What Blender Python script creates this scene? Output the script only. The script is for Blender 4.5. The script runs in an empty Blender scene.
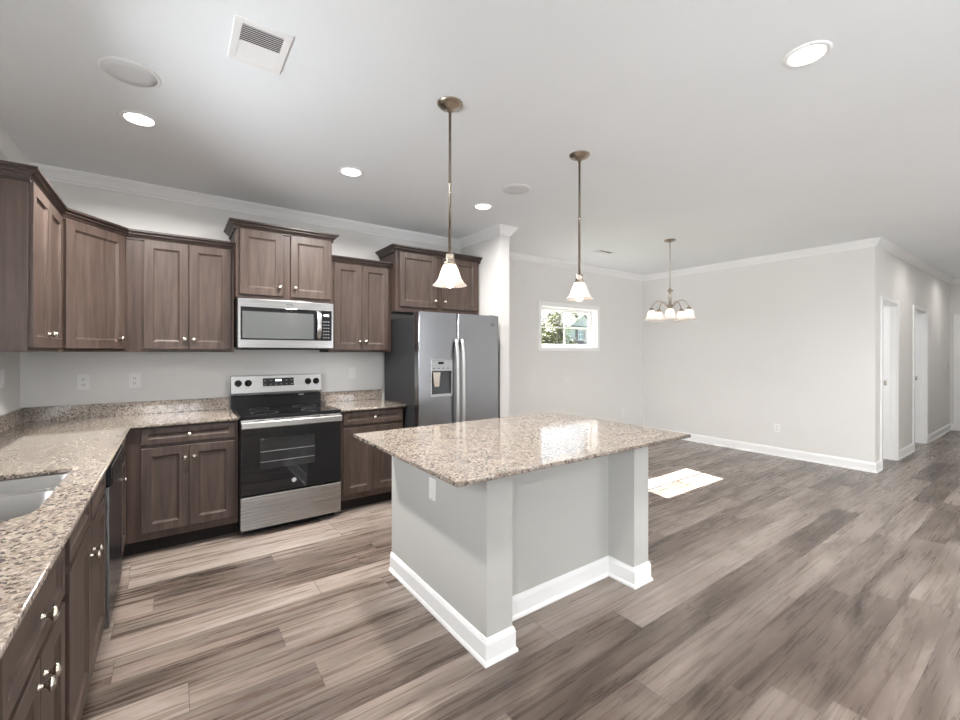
import bpy, bmesh, math, random
from mathutils import Vector, Matrix
R = math.radians
SC = bpy.context.scene
COL = SC.collection
random.seed(7)

# ------------------------------------------------------------------ camera
CAMP = Vector((0.8836, -4.3827, 1.4136))
cd = bpy.data.cameras.new('camera'); cam = bpy.data.objects.new('camera', cd); COL.objects.link(cam)
yaw, roll = 0.6191, 0.001
fw = Vector((math.sin(yaw), math.cos(yaw), 0)); rt = Vector((math.cos(yaw), -math.sin(yaw), 0)); up = rt.cross(fw)
r2 = rt * math.cos(roll) + up * math.sin(roll); u2 = -rt * math.sin(roll) + up * math.cos(roll)
M3 = Matrix((r2, u2, -fw)).transposed()
cam.matrix_world = Matrix.Translation(CAMP) @ M3.to_4x4()
cd.sensor_width = 36; cd.lens = 430.58 / 960 * 36; cd.shift_y = -7.9 / 960; cd.clip_start = 0.02; cd.clip_end = 400
SC.camera = cam

# ------------------------------------------------------------------ light and exposure
SC.view_settings.view_transform = 'Standard'; SC.view_settings.look = 'None'
SC.view_settings.gamma = 1; SC.view_settings.use_curve_mapping = False
SC.view_settings.exposure = 0.39
SC.cycles.use_denoising = True
SC.cycles.max_bounces = 14; SC.cycles.diffuse_bounces = 10; SC.cycles.glossy_bounces = 5; SC.cycles.transparent_max_bounces = 12
SC.cycles.sample_clamp_indirect = 6.0
W = bpy.data.worlds.new('world'); SC.world = W; W.use_nodes = True
bg = W.node_tree.nodes['Background']; bg.inputs[0].default_value = (0.80, 0.90, 1.0, 1); bg.inputs[1].default_value = 1.7

def lamp(name, kind, loc, energy, color=(1, 1, 1), **kw):
    d = bpy.data.lights.new(name, kind); o = bpy.data.objects.new(name, d); COL.objects.link(o)
    o.location = loc; d.energy = energy; d.color = color
    for k, v in kw.items(): setattr(d, k, v)
    return o
def aim(o, d): o.rotation_euler = Vector(d).to_track_quat('-Z', 'Y').to_euler()
sun = lamp('sun', 'SUN', (8, 8, 12), 80.0, (1.0, 0.975, 0.94), angle=R(0.25)); aim(sun, (-0.212, -1.13, -1.0))
DAY = (0.95, 0.975, 1.0)
# daylight at the windows behind the camera and over the sink (just outside the glass), plus added fill lamps
for nm, loc, d, sx, sy, e in (('daylight_rear', (0.85, -9.2, 1.4), (0, 1, 0.10), 1.3, 1.9, 52),
                              ('daylight_rear_b', (5.65, -9.2, 1.4), (0, 1, 0.10), 1.3, 1.9, 52),
                              ('daylight_sink', (-0.2, -2.2, 1.62), (1, 0, -0.05), 1.0, 0.9, 36),
                              ('side_fill', (-0.2, -6.1, 1.4), (1, 0, 0.06), 2.5, 1.9, 138),  # added lamp behind an unseen side window, lights the right wall
                              ('daylight_bedroom', (8.3, -0.5, 1.6), (0, -1, 0), 1.0, 1.0, 25),  # added bedroom lamps with no window, brighten the hall door jambs
                              ('bedroom_fill_b', (10.6, -0.5, 1.6), (0, -1, 0), 1.0, 1.0, 25)):
    o = lamp(nm, 'AREA', loc, e, DAY, shape='RECTANGLE', size=sx, size_y=sy); aim(o, d)
DOWN = 44.0      # each recessed ceiling lamp (made with its fixture below)
WARM = (1.0, 0.90, 0.80)

# ------------------------------------------------------------------ node helpers
def new_mat(name):
    m = bpy.data.materials.new(name); m.use_nodes = True
    nt = m.node_tree; b = nt.nodes['Principled BSDF']
    return m, nt, b
def nd(nt, typ, ins=None, **props):
    n = nt.nodes.new(typ)
    for k, v in props.items(): setattr(n, k, v)
    for k, v in (ins or {}).items():
        s = n.inputs[k]
        if isinstance(v, bpy.types.NodeSocket): nt.links.new(v, s)
        else: s.default_value = v
    return n
def mth(nt, op, a, b=0.0, c=None):
    n = nt.nodes.new('ShaderNodeMath'); n.operation = op
    for i, v in enumerate((a, b) if c is None else (a, b, c)):
        if isinstance(v, bpy.types.NodeSocket): nt.links.new(v, n.inputs[i])
        else: n.inputs[i].default_value = v
    return n.outputs[0]
def ramp(nt, fac, stops, interp='LINEAR'):
    n = nt.nodes.new('ShaderNodeValToRGB'); n.color_ramp.interpolation = interp
    e = n.color_ramp.elements
    while len(e) < len(stops): e.new(0.5)
    for i, (p, c) in enumerate(stops): e[i].position = p; e[i].color = (*c, 1) if len(c) == 3 else c
    nt.links.new(fac, n.inputs[0]); return n.outputs[0]
def mixc(nt, fac, a, b, mode='MIX'):
    n = nt.nodes.new('ShaderNodeMix'); n.data_type = 'RGBA'; n.blend_type = mode
    for s, v in ((n.inputs[0], fac), (n.inputs[6], a), (n.inputs[7], b)):
        if isinstance(v, bpy.types.NodeSocket): nt.links.new(v, s)
        else: s.default_value = v if not isinstance(v, tuple) or len(v) == 4 else (*v, 1)
    return n.outputs[2]
def bump(nt, b, h, s, d=0.01):
    n = nd(nt, 'ShaderNodeBump', {'Height': h, 'Strength': s, 'Distance': d}); nt.links.new(n.outputs[0], b.inputs['Normal'])
def objco(nt): return nt.nodes.new('ShaderNodeTexCoord').outputs['Object']
def mapped(nt, sc): return nd(nt, 'ShaderNodeMapping', {'Vector': objco(nt), 'Scale': sc}).outputs[0]

def paint(name, col, rough=0.6, tex=0.05):
    m, nt, b = new_mat(name)
    n = nd(nt, 'ShaderNodeTexNoise', {'Vector': objco(nt), 'Scale': 180.0, 'Detail': 3.0})
    c = nd(nt, 'ShaderNodeTexNoise', {'Vector': objco(nt), 'Scale': 1.3, 'Detail': 2.0})
    cc = ramp(nt, c.outputs[0], ((0.3, tuple(x * 0.985 for x in col)), (0.7, tuple(min(1, x * 1.01) for x in col))))
    nt.links.new(cc, b.inputs['Base Color']); b.inputs['Roughness'].default_value = rough
    bump(nt, b, n.outputs[0], tex, 0.002); return m
def plain(name, col, rough=0.5, metal=0.0, **kw):
    m, nt, b = new_mat(name)
    n = nd(nt, 'ShaderNodeTexNoise', {'Vector': objco(nt), 'Scale': 60.0, 'Detail': 2.0})
    rr = nd(nt, 'ShaderNodeMapRange', {'Value': n.outputs[0], 'To Min': max(0.01, rough - 0.03), 'To Max': rough + 0.03})
    nt.links.new(rr.outputs[0], b.inputs['Roughness'])
    b.inputs['Base Color'].default_value = (*col, 1); b.inputs['Metallic'].default_value = metal
    for k, v in kw.items(): b.inputs[k.replace('_', ' ')].default_value = v
    return m
def emit(name, col, s):
    m, nt, b = new_mat(name); b.inputs['Base Color'].default_value = (*col, 1)
    b.inputs['Emission Color'].default_value = (*col, 1); b.inputs['Emission Strength'].default_value = s; return m
def wood(name, dark, light, rough=0.42):
    m, nt, b = new_mat(name)
    a = nd(nt, 'ShaderNodeTexNoise', {'Vector': mapped(nt, (38, 38, 2.2)), 'Scale': 1.0, 'Detail': 7.0, 'Roughness': 0.65})
    l = nd(nt, 'ShaderNodeTexNoise', {'Vector': mapped(nt, (4, 4, 1.4)), 'Scale': 1.0, 'Detail': 3.0})
    v = mth(nt, 'ADD', mth(nt, 'MULTIPLY', a.outputs[0], 0.6), mth(nt, 'MULTIPLY', l.outputs[0], 0.4))
    c = ramp(nt, v, ((0.33, dark), (0.52, tuple((p + q) / 2 for p, q in zip(dark, light))), (0.68, light)))
    nt.links.new(c, b.inputs['Base Color']); b.inputs['Roughness'].default_value = rough; b.inputs['Specular IOR Level'].default_value = 0.32
    bump(nt, b, a.outputs[0], 0.12, 0.001); return m
def steel(name, col, rough, axis=0):
    m, nt, b = new_mat(name)
    sc = [500, 500, 500]; sc[axis] = 1.5
    a = nd(nt, 'ShaderNodeTexNoise', {'Vector': mapped(nt, tuple(sc)), 'Scale': 1.0, 'Detail': 3.0})
    rr = nd(nt, 'ShaderNodeMapRange', {'Value': a.outputs[0], 'To Min': rough - 0.05, 'To Max': rough + 0.08})
    nt.links.new(rr.outputs[0], b.inputs['Roughness'])
    b.inputs['Base Color'].default_value = (*col, 1); b.inputs['Metallic'].default_value = 1.0
    return m
def granite():
    m, nt, b = new_mat('granite'); co = objco(nt)
    big = nd(nt, 'ShaderNodeTexNoise', {'Vector': co, 'Scale': 14.0, 'Detail': 5.0, 'Roughness': 0.6})
    base = ramp(nt, big.outputs[0], ((0.30, (0.24, 0.190, 0.150)), (0.48, (0.36, 0.305, 0.258)), (0.66, (0.47, 0.415, 0.365))))
    v1 = nd(nt, 'ShaderNodeTexVoronoi', {'Vector': co, 'Scale': 190.0})
    fl = ramp(nt, nd(nt, 'ShaderNodeSeparateColor', {'Color': v1.outputs['Color']}).outputs[0],
              ((0.0, (0.40, 0.34, 0.29)), (0.30, (0.56, 0.50, 0.45)), (0.56, (0.27, 0.21, 0.17)), (0.74, (0.45, 0.44, 0.43)), (0.88, (0.12, 0.105, 0.10))), 'CONSTANT')
    c = mixc(nt, 0.5, base, fl)
    wn = nd(nt, 'ShaderNodeTexNoise', {'Vector': co, 'Scale': 40.0, 'Detail': 2.0})
    wv = nd(nt, 'ShaderNodeVectorMath', {0: co, 1: nd(nt, 'ShaderNodeVectorMath', {0: wn.outputs['Color'], 1: (0.012, 0.012, 0.012)}, operation='MULTIPLY').outputs[0]}, operation='ADD')
    v2 = nd(nt, 'ShaderNodeTexVoronoi', {'Vector': wv.outputs[0], 'Scale': 105.0})
    sp = nd(nt, 'ShaderNodeSeparateColor', {'Color': v2.outputs['Color']})
    ck = mth(nt, 'GREATER_THAN', sp.outputs[1], 0.84)
    c = mixc(nt, mth(nt, 'MULTIPLY', ck, 0.8), c, (0.075, 0.062, 0.058))
    wk = mth(nt, 'GREATER_THAN', sp.outputs[2], 0.80)
    c = mixc(nt, mth(nt, 'MULTIPLY', wk, 0.6), c, (0.66, 0.60, 0.54))
    n2 = nd(nt, 'ShaderNodeTexNoise', {'Vector': co, 'Scale': 92.0, 'Detail': 4.0, 'Roughness': 0.6})
    n3 = nd(nt, 'ShaderNodeTexNoise', {'Vector': co, 'Scale': 22.0, 'Detail': 2.0})
    dk = mth(nt, 'MULTIPLY', ramp(nt, n2.outputs[0], ((0.535, (0, 0, 0)), (0.585, (1, 1, 1)))), ramp(nt, n3.outputs[0], ((0.42, (0.15, 0.15, 0.15)), (0.58, (1, 1, 1)))))
    c = mixc(nt, mth(nt, 'MULTIPLY', dk, 0.7), c, (0.085, 0.07, 0.06))
    n4 = nd(nt, 'ShaderNodeTexNoise', {'Vector': co, 'Scale': 55.0, 'Detail': 2.0, 'W': 3.0}, noise_dimensions='4D')
    br = ramp(nt, n4.outputs[0], ((0.60, (0, 0, 0)), (0.66, (1, 1, 1))))
    c = mixc(nt, mth(nt, 'MULTIPLY', br, 0.6), c, (0.26, 0.17, 0.11))
    c = mixc(nt, 1.0, c, (0.67, 0.655, 0.635), "MULTIPLY")
    nt.links.new(c, b.inputs['Base Color']); b.inputs['Roughness'].default_value = 0.07
    b.inputs['IOR'].default_value = 1.55
    return m
def planks():
    m, nt, b = new_mat('vinyl_planks'); co = objco(nt)
    s = nd(nt, 'ShaderNodeSeparateXYZ', {'Vector': co}); X, Y = s.outputs[0], s.outputs[1]
    PW, PL = 0.181, 1.28
    yv = mth(nt, 'DIVIDE', mth(nt, 'ADD', Y, 20.0), PW); row = mth(nt, 'FLOOR', yv); fy = mth(nt, 'FRACT', yv)
    ro = nd(nt, 'ShaderNodeTexWhiteNoise', {'W': row}, noise_dimensions='1D').outputs['Value']
    xv = mth(nt, 'ADD', mth(nt, 'DIVIDE', mth(nt, 'ADD', X, 20.0), PL), mth(nt, 'MULTIPLY', ro, 7.0)); ix = mth(nt, 'FLOOR', xv); fx = mth(nt, 'FRACT', xv)
    cell = nd(nt, 'ShaderNodeCombineXYZ', {'X': row, 'Y': ix})
    rnd = nd(nt, 'ShaderNodeTexWhiteNoise', {'Vector': cell.outputs[0]}, noise_dimensions='2D')
    tone = rnd.outputs['Value']
    shift = mth(nt, 'MULTIPLY', tone, 37.0)
    gv = nd(nt, 'ShaderNodeCombineXYZ', {'X': mth(nt, 'MULTIPLY', X, 1.5), 'Y': mth(nt, 'MULTIPLY', Y, 40.0), 'Z': shift})
    g = nd(nt, 'ShaderNodeTexNoise', {'Vector': gv.outputs[0], 'Scale': 1.0, 'Detail': 8.0, 'Roughness': 0.68, 'Distortion': 0.6})
    hv = nd(nt, 'ShaderNodeCombineXYZ', {'X': mth(nt, 'MULTIPLY', X, 1.1), 'Y': mth(nt, 'MULTIPLY', Y, 5.5), 'Z': shift})
    h = nd(nt, 'ShaderNodeTexNoise', {'Vector': hv.outputs[0], 'Scale': 1.0, 'Detail': 4.0, 'Roughness': 0.6, 'Distortion': 0.8})
    def cen(v, k): return mth(nt, 'MULTIPLY', mth(nt, 'SUBTRACT', v, 0.5), k)
    val = mth(nt, 'ADD', mth(nt, 'ADD', cen(g.outputs[0], 0.36), cen(h.outputs[0], 1.0)), mth(nt, 'ADD', cen(tone, 0.36), 0.5))
    fv = nd(nt, 'ShaderNodeCombineXYZ', {'X': mth(nt, 'MULTIPLY', X, 5.0), 'Y': mth(nt, 'MULTIPLY', Y, 150.0), 'Z': shift})
    fine = nd(nt, 'ShaderNodeTexNoise', {'Vector': fv.outputs[0], 'Scale': 1.0, 'Detail': 5.0, 'Roughness': 0.7})
    val = mth(nt, 'ADD', val, cen(fine.outputs[0], 0.22))
    c = ramp(nt, val, ((0.18, (0.045, 0.033, 0.026)), (0.35, (0.108, 0.081, 0.066)), (0.50, (0.178, 0.142, 0.120)), (0.64, (0.245, 0.203, 0.177)), (0.82, (0.33, 0.284, 0.254))))
    # fine dark cracks along the grain
    kv = nd(nt, 'ShaderNodeCombineXYZ', {'X': mth(nt, 'MULTIPLY', X, 2.6), 'Y': mth(nt, 'MULTIPLY', Y, 30.0), 'Z': shift})
    k = nd(nt, 'ShaderNodeTexNoise', {'Vector': kv.outputs[0], 'Scale': 1.0, 'Detail': 3.0, 'Distortion': 0.4})
    kr = ramp(nt, k.outputs[0], ((0.67, (0, 0, 0)), (0.80, (1, 1, 1))))
    c = mixc(nt, mth(nt, 'MULTIPLY', kr, 0.32), c, (0.07, 0.05, 0.042))
    gy = mth(nt, 'LESS_THAN', mth(nt, 'ABSOLUTE', mth(nt, 'SUBTRACT', fy, 0.5)), 0.491)
    gx = mth(nt, 'LESS_THAN', mth(nt, 'ABSOLUTE', mth(nt, 'SUBTRACT', fx, 0.5)), 0.4985)
    seam = mth(nt, 'MULTIPLY', gy, gx)
    c = mixc(nt, mth(nt, 'MULTIPLY', mth(nt, 'SUBTRACT', 1.0, seam), 0.8), c, (0.06, 0.045, 0.04))
    nt.links.new(c, b.inputs['Base Color'])
    rr = nd(nt, 'ShaderNodeMapRange', {'Value': g.outputs[0], 'To Min': 0.20, 'To Max': 0.36}); nt.links.new(rr.outputs[0], b.inputs['Roughness'])
    bump(nt, b, mth(nt, 'ADD', mth(nt, 'MULTIPLY', g.outputs[0], 0.4), seam), 0.18, 0.002)
    return m
def glass_mat(name, tint=(1, 1, 1)):
    m = bpy.data.materials.new(name); m.use_nodes = True; nt = m.node_tree; nt.nodes.clear()
    out = nt.nodes.new('ShaderNodeOutputMaterial'); t = nt.nodes.new('ShaderNodeBsdfTransparent'); t.inputs[0].default_value = (*tint, 1)
    g = nt.nodes.new('ShaderNodeBsdfGlossy'); g.inputs['Roughness'].default_value = 0.02
    f = nt.nodes.new('ShaderNodeFresnel'); f.inputs[0].default_value = 1.3
    mx = nt.nodes.new('ShaderNodeMixShader'); nt.links.new(f.outputs[0], mx.inputs[0]); nt.links.new(t.outputs[0], mx.inputs[1]); nt.links.new(g.outputs[0], mx.inputs[2])
    nt.links.new(mx.outputs[0], out.inputs[0]); return m
def shade_mat(name, col, clear):
    m = bpy.data.materials.new(name); m.use_nodes = True; nt = m.node_tree; nt.nodes.clear()
    out = nt.nodes.new('ShaderNodeOutputMaterial')
    n = nd(nt, 'ShaderNodeTexNoise', {'Vector': objco(nt), 'Scale': 14.0, 'Detail': 4.0, 'Distortion': 1.5})
    c = ramp(nt, n.outputs[0], ((0.35, col), (0.7, (0.95, 0.93, 0.9))))
    t = nd(nt, 'ShaderNodeBsdfTranslucent', {'Color': c}); d = nd(nt, 'ShaderNodeBsdfDiffuse', {'Color': c})
    tr = nt.nodes.new('ShaderNodeBsdfTransparent'); g = nd(nt, 'ShaderNodeBsdfGlossy', {'Roughness': 0.12})
    a = nd(nt, 'ShaderNodeMixShader', {0: 0.4, 1: t.outputs[0], 2: d.outputs[0]})
    b2 = nd(nt, 'ShaderNodeMixShader', {0: clear, 1: a.outputs[0], 2: tr.outputs[0]})
    c2 = nd(nt, 'ShaderNodeMixShader', {0: 0.06, 1: b2.outputs[0], 2: g.outputs[0]})
    nt.links.new(c2.outputs[0], out.inputs[0]); return m

M = {}
M['wall'] = paint('wall_paint', (0.735, 0.722, 0.70), 0.55)
M['ceiling'] = paint('ceiling_paint', (0.865, 0.895, 0.915), 0.75)
M['trim'] = paint('white_trim_paint', (0.86, 0.86, 0.855), 0.35, 0.01)
M['island'] = paint('island_paint', (0.485, 0.482, 0.458), 0.5)
M['floor'] = planks()
M['granite'] = granite()
M['wood'] = wood('stained_wood', (0.031, 0.0205, 0.016), (0.098, 0.070, 0.058))
M['wood_frame_shaded'] = wood('stained_wood_frame_shaded', (0.028, 0.017, 0.013), (0.080, 0.052, 0.041))  # same wood, redder, darkened to stand for shadow gaps around the doors
M['wood_dark'] = wood('stained_wood_trim', (0.018, 0.012, 0.010), (0.052, 0.036, 0.030), 0.4)
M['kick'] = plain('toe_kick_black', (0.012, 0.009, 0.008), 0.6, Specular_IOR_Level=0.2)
M['steel'] = steel('brushed_steel', (0.55, 0.54, 0.53), 0.24, 0)
M['steel_v'] = steel('brushed_steel_door', (0.29, 0.295, 0.31), 0.22, 0)
M['steel_light'] = steel('brushed_steel_light', (0.40, 0.395, 0.39), 0.24, 0)
M['handle_steel'] = steel('satin_steel_handle', (0.50, 0.50, 0.50), 0.36, 2)
M['sink_steel'] = steel('sink_steel', (0.24, 0.235, 0.23), 0.36, 1)
M['nickel'] = plain('satin_nickel', (0.66, 0.61, 0.54), 0.24, 1.0)
M['bronze'] = plain('brushed_nickel_dark', (0.40, 0.345, 0.29), 0.26, 1.0)
M['black_glass'] = plain('black_glass', (0.006, 0.006, 0.007), 0.05)
M['black'] = plain('black_plastic', (0.008, 0.008, 0.009), 0.25, Specular_IOR_Level=0.25)
M['fridge_side'] = plain('charcoal_side', (0.020, 0.021, 0.023), 0.45, Specular_IOR_Level=0.3)
M['grey_plastic'] = plain('grey_plastic', (0.26, 0.27, 0.28), 0.35)
M['dark_grey'] = plain('dark_grey_plastic', (0.06, 0.063, 0.068), 0.3)
M['oven_window'] = plain('oven_window', (0.016, 0.016, 0.017), 0.06)
M['micro_window'] = plain('microwave_window', (0.08, 0.085, 0.085), 0.07)
M['white_plastic'] = plain('white_plastic', (0.82, 0.81, 0.79), 0.35)
M['slot'] = plain('outlet_slot', (0.05, 0.05, 0.05), 0.6)
M['grille'] = plain('speaker_grille', (0.70, 0.71, 0.72), 0.7)
M['vent_dark'] = plain('vent_duct', (0.05, 0.05, 0.05), 0.8)
M['glass'] = glass_mat('window_glass')
M['shade'] = shade_mat('alabaster_shade', (0.90, 0.80, 0.72), 0.38)
M['shade_white'] = shade_mat('frosted_white_shade', (0.96, 0.93, 0.90), 0.05)
M['lens'] = emit('lamp_lens', (1.0, 0.97, 0.93), 6.0)
M['bulb'] = emit('bulb_glow', (1.0, 0.90, 0.78), 5.0)
M['digit'] = emit('display_digit', (0.85, 0.95, 1.0), 1.2)
M['siding'] = plain('pale_blue_siding', (0.43, 0.46, 0.56), 0.7)
M['roof'] = paint('dark_shingles', (0.030, 0.034, 0.042), 0.9, 0.3)
M['ext_white'] = plain('white_fascia', (0.80, 0.82, 0.85), 0.6)
M['shutter'] = plain('dark_shutter', (0.03, 0.04, 0.06), 0.5)
M['pane'] = plain('window_pane', (0.25, 0.34, 0.45), 0.08)
M['bark'] = wood('bark', (0.06, 0.045, 0.03), (0.20, 0.16, 0.12), 0.9)
def leafmat(name, a, b_):
    m, nt, b = new_mat(name)
    n = nd(nt, 'ShaderNodeTexNoise', {'Vector': objco(nt), 'Scale': 2.2, 'Detail': 4.0})
    c = ramp(nt, n.outputs[0], ((0.35, a), (0.65, b_))); nt.links.new(c, b.inputs['Base Color'])
    b.inputs['Roughness'].default_value = 0.6
    t = nd(nt, 'ShaderNodeBsdfTranslucent', {'Color': c}); mx = nd(nt, 'ShaderNodeMixShader', {0: 0.45, 1: b.outputs[0], 2: t.outputs[0]})
    nt.links.new(mx.outputs[0], nt.nodes['Material Output'].inputs[0]); return m
M['leaf'] = leafmat('bright_leaves', (0.035, 0.050, 0.008), (0.14, 0.15, 0.016))
M['leaf_dark'] = leafmat('dark_leaves', (0.015, 0.03, 0.010), (0.06, 0.09, 0.025))
M['grass'] = leafmat('lawn_grass', (0.06, 0.11, 0.03), (0.15, 0.22, 0.06))

# ------------------------------------------------------------------ mesh helpers (all coordinates are world metres)
class MB:
    def __init__(s): s.bm = bmesh.new()
    def quad(s, pts, smooth=False):
        f = s.bm.faces.new([s.bm.verts.new(p) for p in pts]); f.smooth = smooth; return s
    def box(s, x0, x1, y0, y1, z0, z1, bev=0.0, seg=2):
        b = bmesh.new()
        bmesh.ops.create_cube(b, size=1)
        for v in b.verts: v.co = Vector(((x0 + x1) / 2 + v.co.x * (x1 - x0), (y0 + y1) / 2 + v.co.y * (y1 - y0), (z0 + z1) / 2 + v.co.z * (z1 - z0)))
        if bev > 0: bmesh.ops.bevel(b, geom=b.edges[:], offset=min(bev, 0.45 * min(abs(x1 - x0), abs(y1 - y0), abs(z1 - z0))), segments=seg, affect='EDGES', profile=0.5)
        s.merge(b); return s
    def merge(s, b, mtx=None):
        if mtx is not None: bmesh.ops.transform(b, matrix=mtx, verts=b.verts)
        me = bpy.data.meshes.new('tmp'); b.to_mesh(me); b.free(); s.bm.from_mesh(me); bpy.data.meshes.remove(me)
    def loft(s, rings, closed=True, cap0=False, cap1=False, smooth=True):
        vr = [[s.bm.verts.new(p) for p in r] for r in rings]
        n = len(vr[0])
        for a, b in zip(vr[:-1], vr[1:]):
            for i in range(n if closed else n - 1):
                j = (i + 1) % n
                f = s.bm.faces.new((a[i], a[j], b[j], b[i])); f.smooth = smooth
        if cap0: s.bm.faces.new(list(reversed(vr[0])))
        if cap1: s.bm.faces.new(vr[-1])
        return s
    def lathe(s, prof, o, axis=(0, 0, 1), n=24, cap0=True, cap1=True, smooth=True, wob=None):
        ax = Vector(axis).normalized(); t = Vector((1, 0, 0)) if abs(ax.x) < 0.8 else Vector((0, 1, 0))
        u = (t - ax * t.dot(ax)).normalized(); v = ax.cross(u); o = Vector(o)
        rings = []
        for r, h in prof:
            rings.append([o + ax * h + (u * math.cos(2 * math.pi * i / n) + v * math.sin(2 * math.pi * i / n)) * (max(r, 1e-4) * (1 + (wob(i / n, h) if wob else 0))) for i in range(n)])
        return s.loft(rings, True, cap0, cap1, smooth)
    def tube(s, pts, r, n=10, caps=True):
        pts = [Vector(p) for p in pts]; rings = []; u = None
        for i, p in enumerate(pts):
            d = (pts[min(i + 1, len(pts) - 1)] - pts[max(i - 1, 0)]).normalized()
            if u is None:
                t = Vector((0, 0, 1)) if abs(d.z) < 0.9 else Vector((1, 0, 0)); u = (t - d * t.dot(d)).normalized()
            else: u = (u - d * u.dot(d)).normalized()
            v = d.cross(u); rr = r[i] if isinstance(r, (list, tuple)) else r
            rings.append([p + (u * math.cos(2 * math.pi * k / n) + v * math.sin(2 * math.pi * k / n)) * rr for k in range(n)])
        return s.loft(rings, True, caps, caps)
    def prism(s, poly, z0, z1):
        a = [(x, y, z0) for x, y in poly]; b = [(x, y, z1) for x, y in poly]
        return s.loft([a, b], True, True, True, False)
    def sweep(s, path, prof, i0=0, i1=None, side=1, closed=False):
        """profile (offset, z) along a 2-D path with mitred corners; emits segments i0..i1"""
        P = [Vector(p) for p in path]; n = len(P); i1 = n - 1 if i1 is None else i1
        def nrm(a, b):
            d = (b - a).normalized(); return Vector((d.y, -d.x)) * side
        rings = []
        for i in range(i0, i1 + 1):
            ii = i % n
            na = nrm(P[(ii - 1) % n], P[ii]) if (ii > 0 or closed) else None
            nb = nrm(P[ii], P[(ii + 1) % n]) if (ii < n - 1 or closed) else None
            if na is None: m_ = nb
            elif nb is None: m_ = na
            else: m_ = (na + nb) / (1 + na.dot(nb))
            rings.append([(P[ii].x + m_.x * o, P[ii].y + m_.y * o, z) for o, z in prof])
        return s.loft(rings, True, True, True, False)
    def frame_panel(s, o, u, v, n, w, h, t, rail, lip=0.016, dep=0.011):
        """framed door with a recessed panel; o = lower-left back corner"""
        o, u, v, n = Vector(o), Vector(u), Vector(v), Vector(n)
        def ring(i, d): return [o + u * i + v * i + n * d, o + u * (w - i) + v * i + n * d, o + u * (w - i) + v * (h - i) + n * d, o + u * i + v * (h - i) + n * d]
        s.loft([ring(0, 0), ring(0, t - 0.002), ring(0.002, t), ring(rail, t), ring(rail + 0.003, t - 0.004), ring(rail + lip - 0.003, t - dep + 0.001), ring(rail + lip, t - dep)], True, True, True, False)
        return s
    def build(s, name, mat, parent=None, bevel=0.0):
        bm = s.bm; bmesh.ops.recalc_face_normals(bm, faces=bm.faces[:])
        lo = Vector((min(v.co.x for v in bm.verts), min(v.co.y for v in bm.verts), min(v.co.z for v in bm.verts)))
        hi = Vector((max(v.co.x for v in bm.verts), max(v.co.y for v in bm.verts), max(v.co.z for v in bm.verts)))
        org = Vector(((lo.x + hi.x) / 2, (lo.y + hi.y) / 2, lo.z))
        bmesh.ops.translate(bm, vec=-org, verts=bm.verts[:])
        me = bpy.data.meshes.new(name); bm.to_mesh(me); bm.free()
        me.materials.append(mat)
        o = bpy.data.objects.new(name, me); COL.objects.link(o)
        ORG[o] = org
        if parent is not None:
            o.parent = parent; o.location = org - ORG[parent]
        else: o.location = org
        return o
ORG = {}
def tag(o, label=None, cat=None, group=None, kind=None):
    if label: o['label'] = label
    if cat: o['category'] = cat
    if group: o['group'] = group
    if kind: o['kind'] = kind
    return o
def thing(name, loc, label, cat, group=None):
    o = bpy.data.objects.new(name, None); COL.objects.link(o); o.empty_display_size = 0.1
    o.location = loc; ORG[o] = Vector(loc); return tag(o, label, cat, group)
def struct(o): o['kind'] = 'structure'; return o
def copy_thing(src, offset, label):
    """copy a thing with its parts and sub-parts"""
    def rec(o, parent):
        c = o.copy(); COL.objects.link(c); ORG[c] = ORG.get(o, Vector()) + Vector(offset)
        if parent is not None: c.parent = parent
        for ch in list(o.children): rec(ch, c)
        return c
    r = rec(src, None); r.location = Vector(src.location) + Vector(offset); r['label'] = label
    return r
def plate_mesh(name, outlines, z0, z1, mat, parent=None, bev=0.003):
    """flat slab with holes from closed outlines"""
    cu = bpy.data.curves.new(name, 'CURVE'); cu.dimensions = '2D'; cu.fill_mode = 'BOTH'
    cu.extrude = (z1 - z0) / 2 - bev; cu.bevel_depth = bev; cu.bevel_resolution = 2; cu.offset = -bev
    for pts in outlines:
        sp = cu.splines.new('POLY'); sp.points.add(len(pts) - 1); sp.use_cyclic_u = True
        for p, (x, y) in zip(sp.points, pts): p.co = (x, y, 0, 1)
    tmp = bpy.data.objects.new('tmp', cu); COL.objects.link(tmp)
    dg = bpy.context.evaluated_depsgraph_get(); dg.update()
    me = bpy.data.meshes.new_from_object(tmp.evaluated_get(dg))
    bpy.data.objects.remove(tmp); bpy.data.curves.remove(cu)
    mb = MB(); mb.bm.from_mesh(me); bpy.data.meshes.remove(me)
    bmesh.ops.remove_doubles(mb.bm, verts=mb.bm.verts[:], dist=1e-5)
    bmesh.ops.translate(mb.bm, vec=(0, 0, (z0 + z1) / 2), verts=mb.bm.verts[:])
    return mb.build(name, mat, parent)
def rrect(x0, x1, y0, y1, r, n=6):
    """rounded rectangle, r = radius or four radii (x1y1, x0y1, x0y0, x1y0)"""
    rs = r if isinstance(r, (tuple, list)) else (r,) * 4; out = []
    for k, (cx, cy) in enumerate(((x1, y1), (x0, y1), (x0, y0), (x1, y0))):
        q = rs[k]; sx = -1 if cx == x1 else 1; sy = -1 if cy == y1 else 1
        for i in range(n + 1):
            a = (k + i / n) * math.pi / 2
            out.append((cx + sx * q + q * math.cos(a), cy + sy * q + q * math.sin(a)))
    return out

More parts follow.
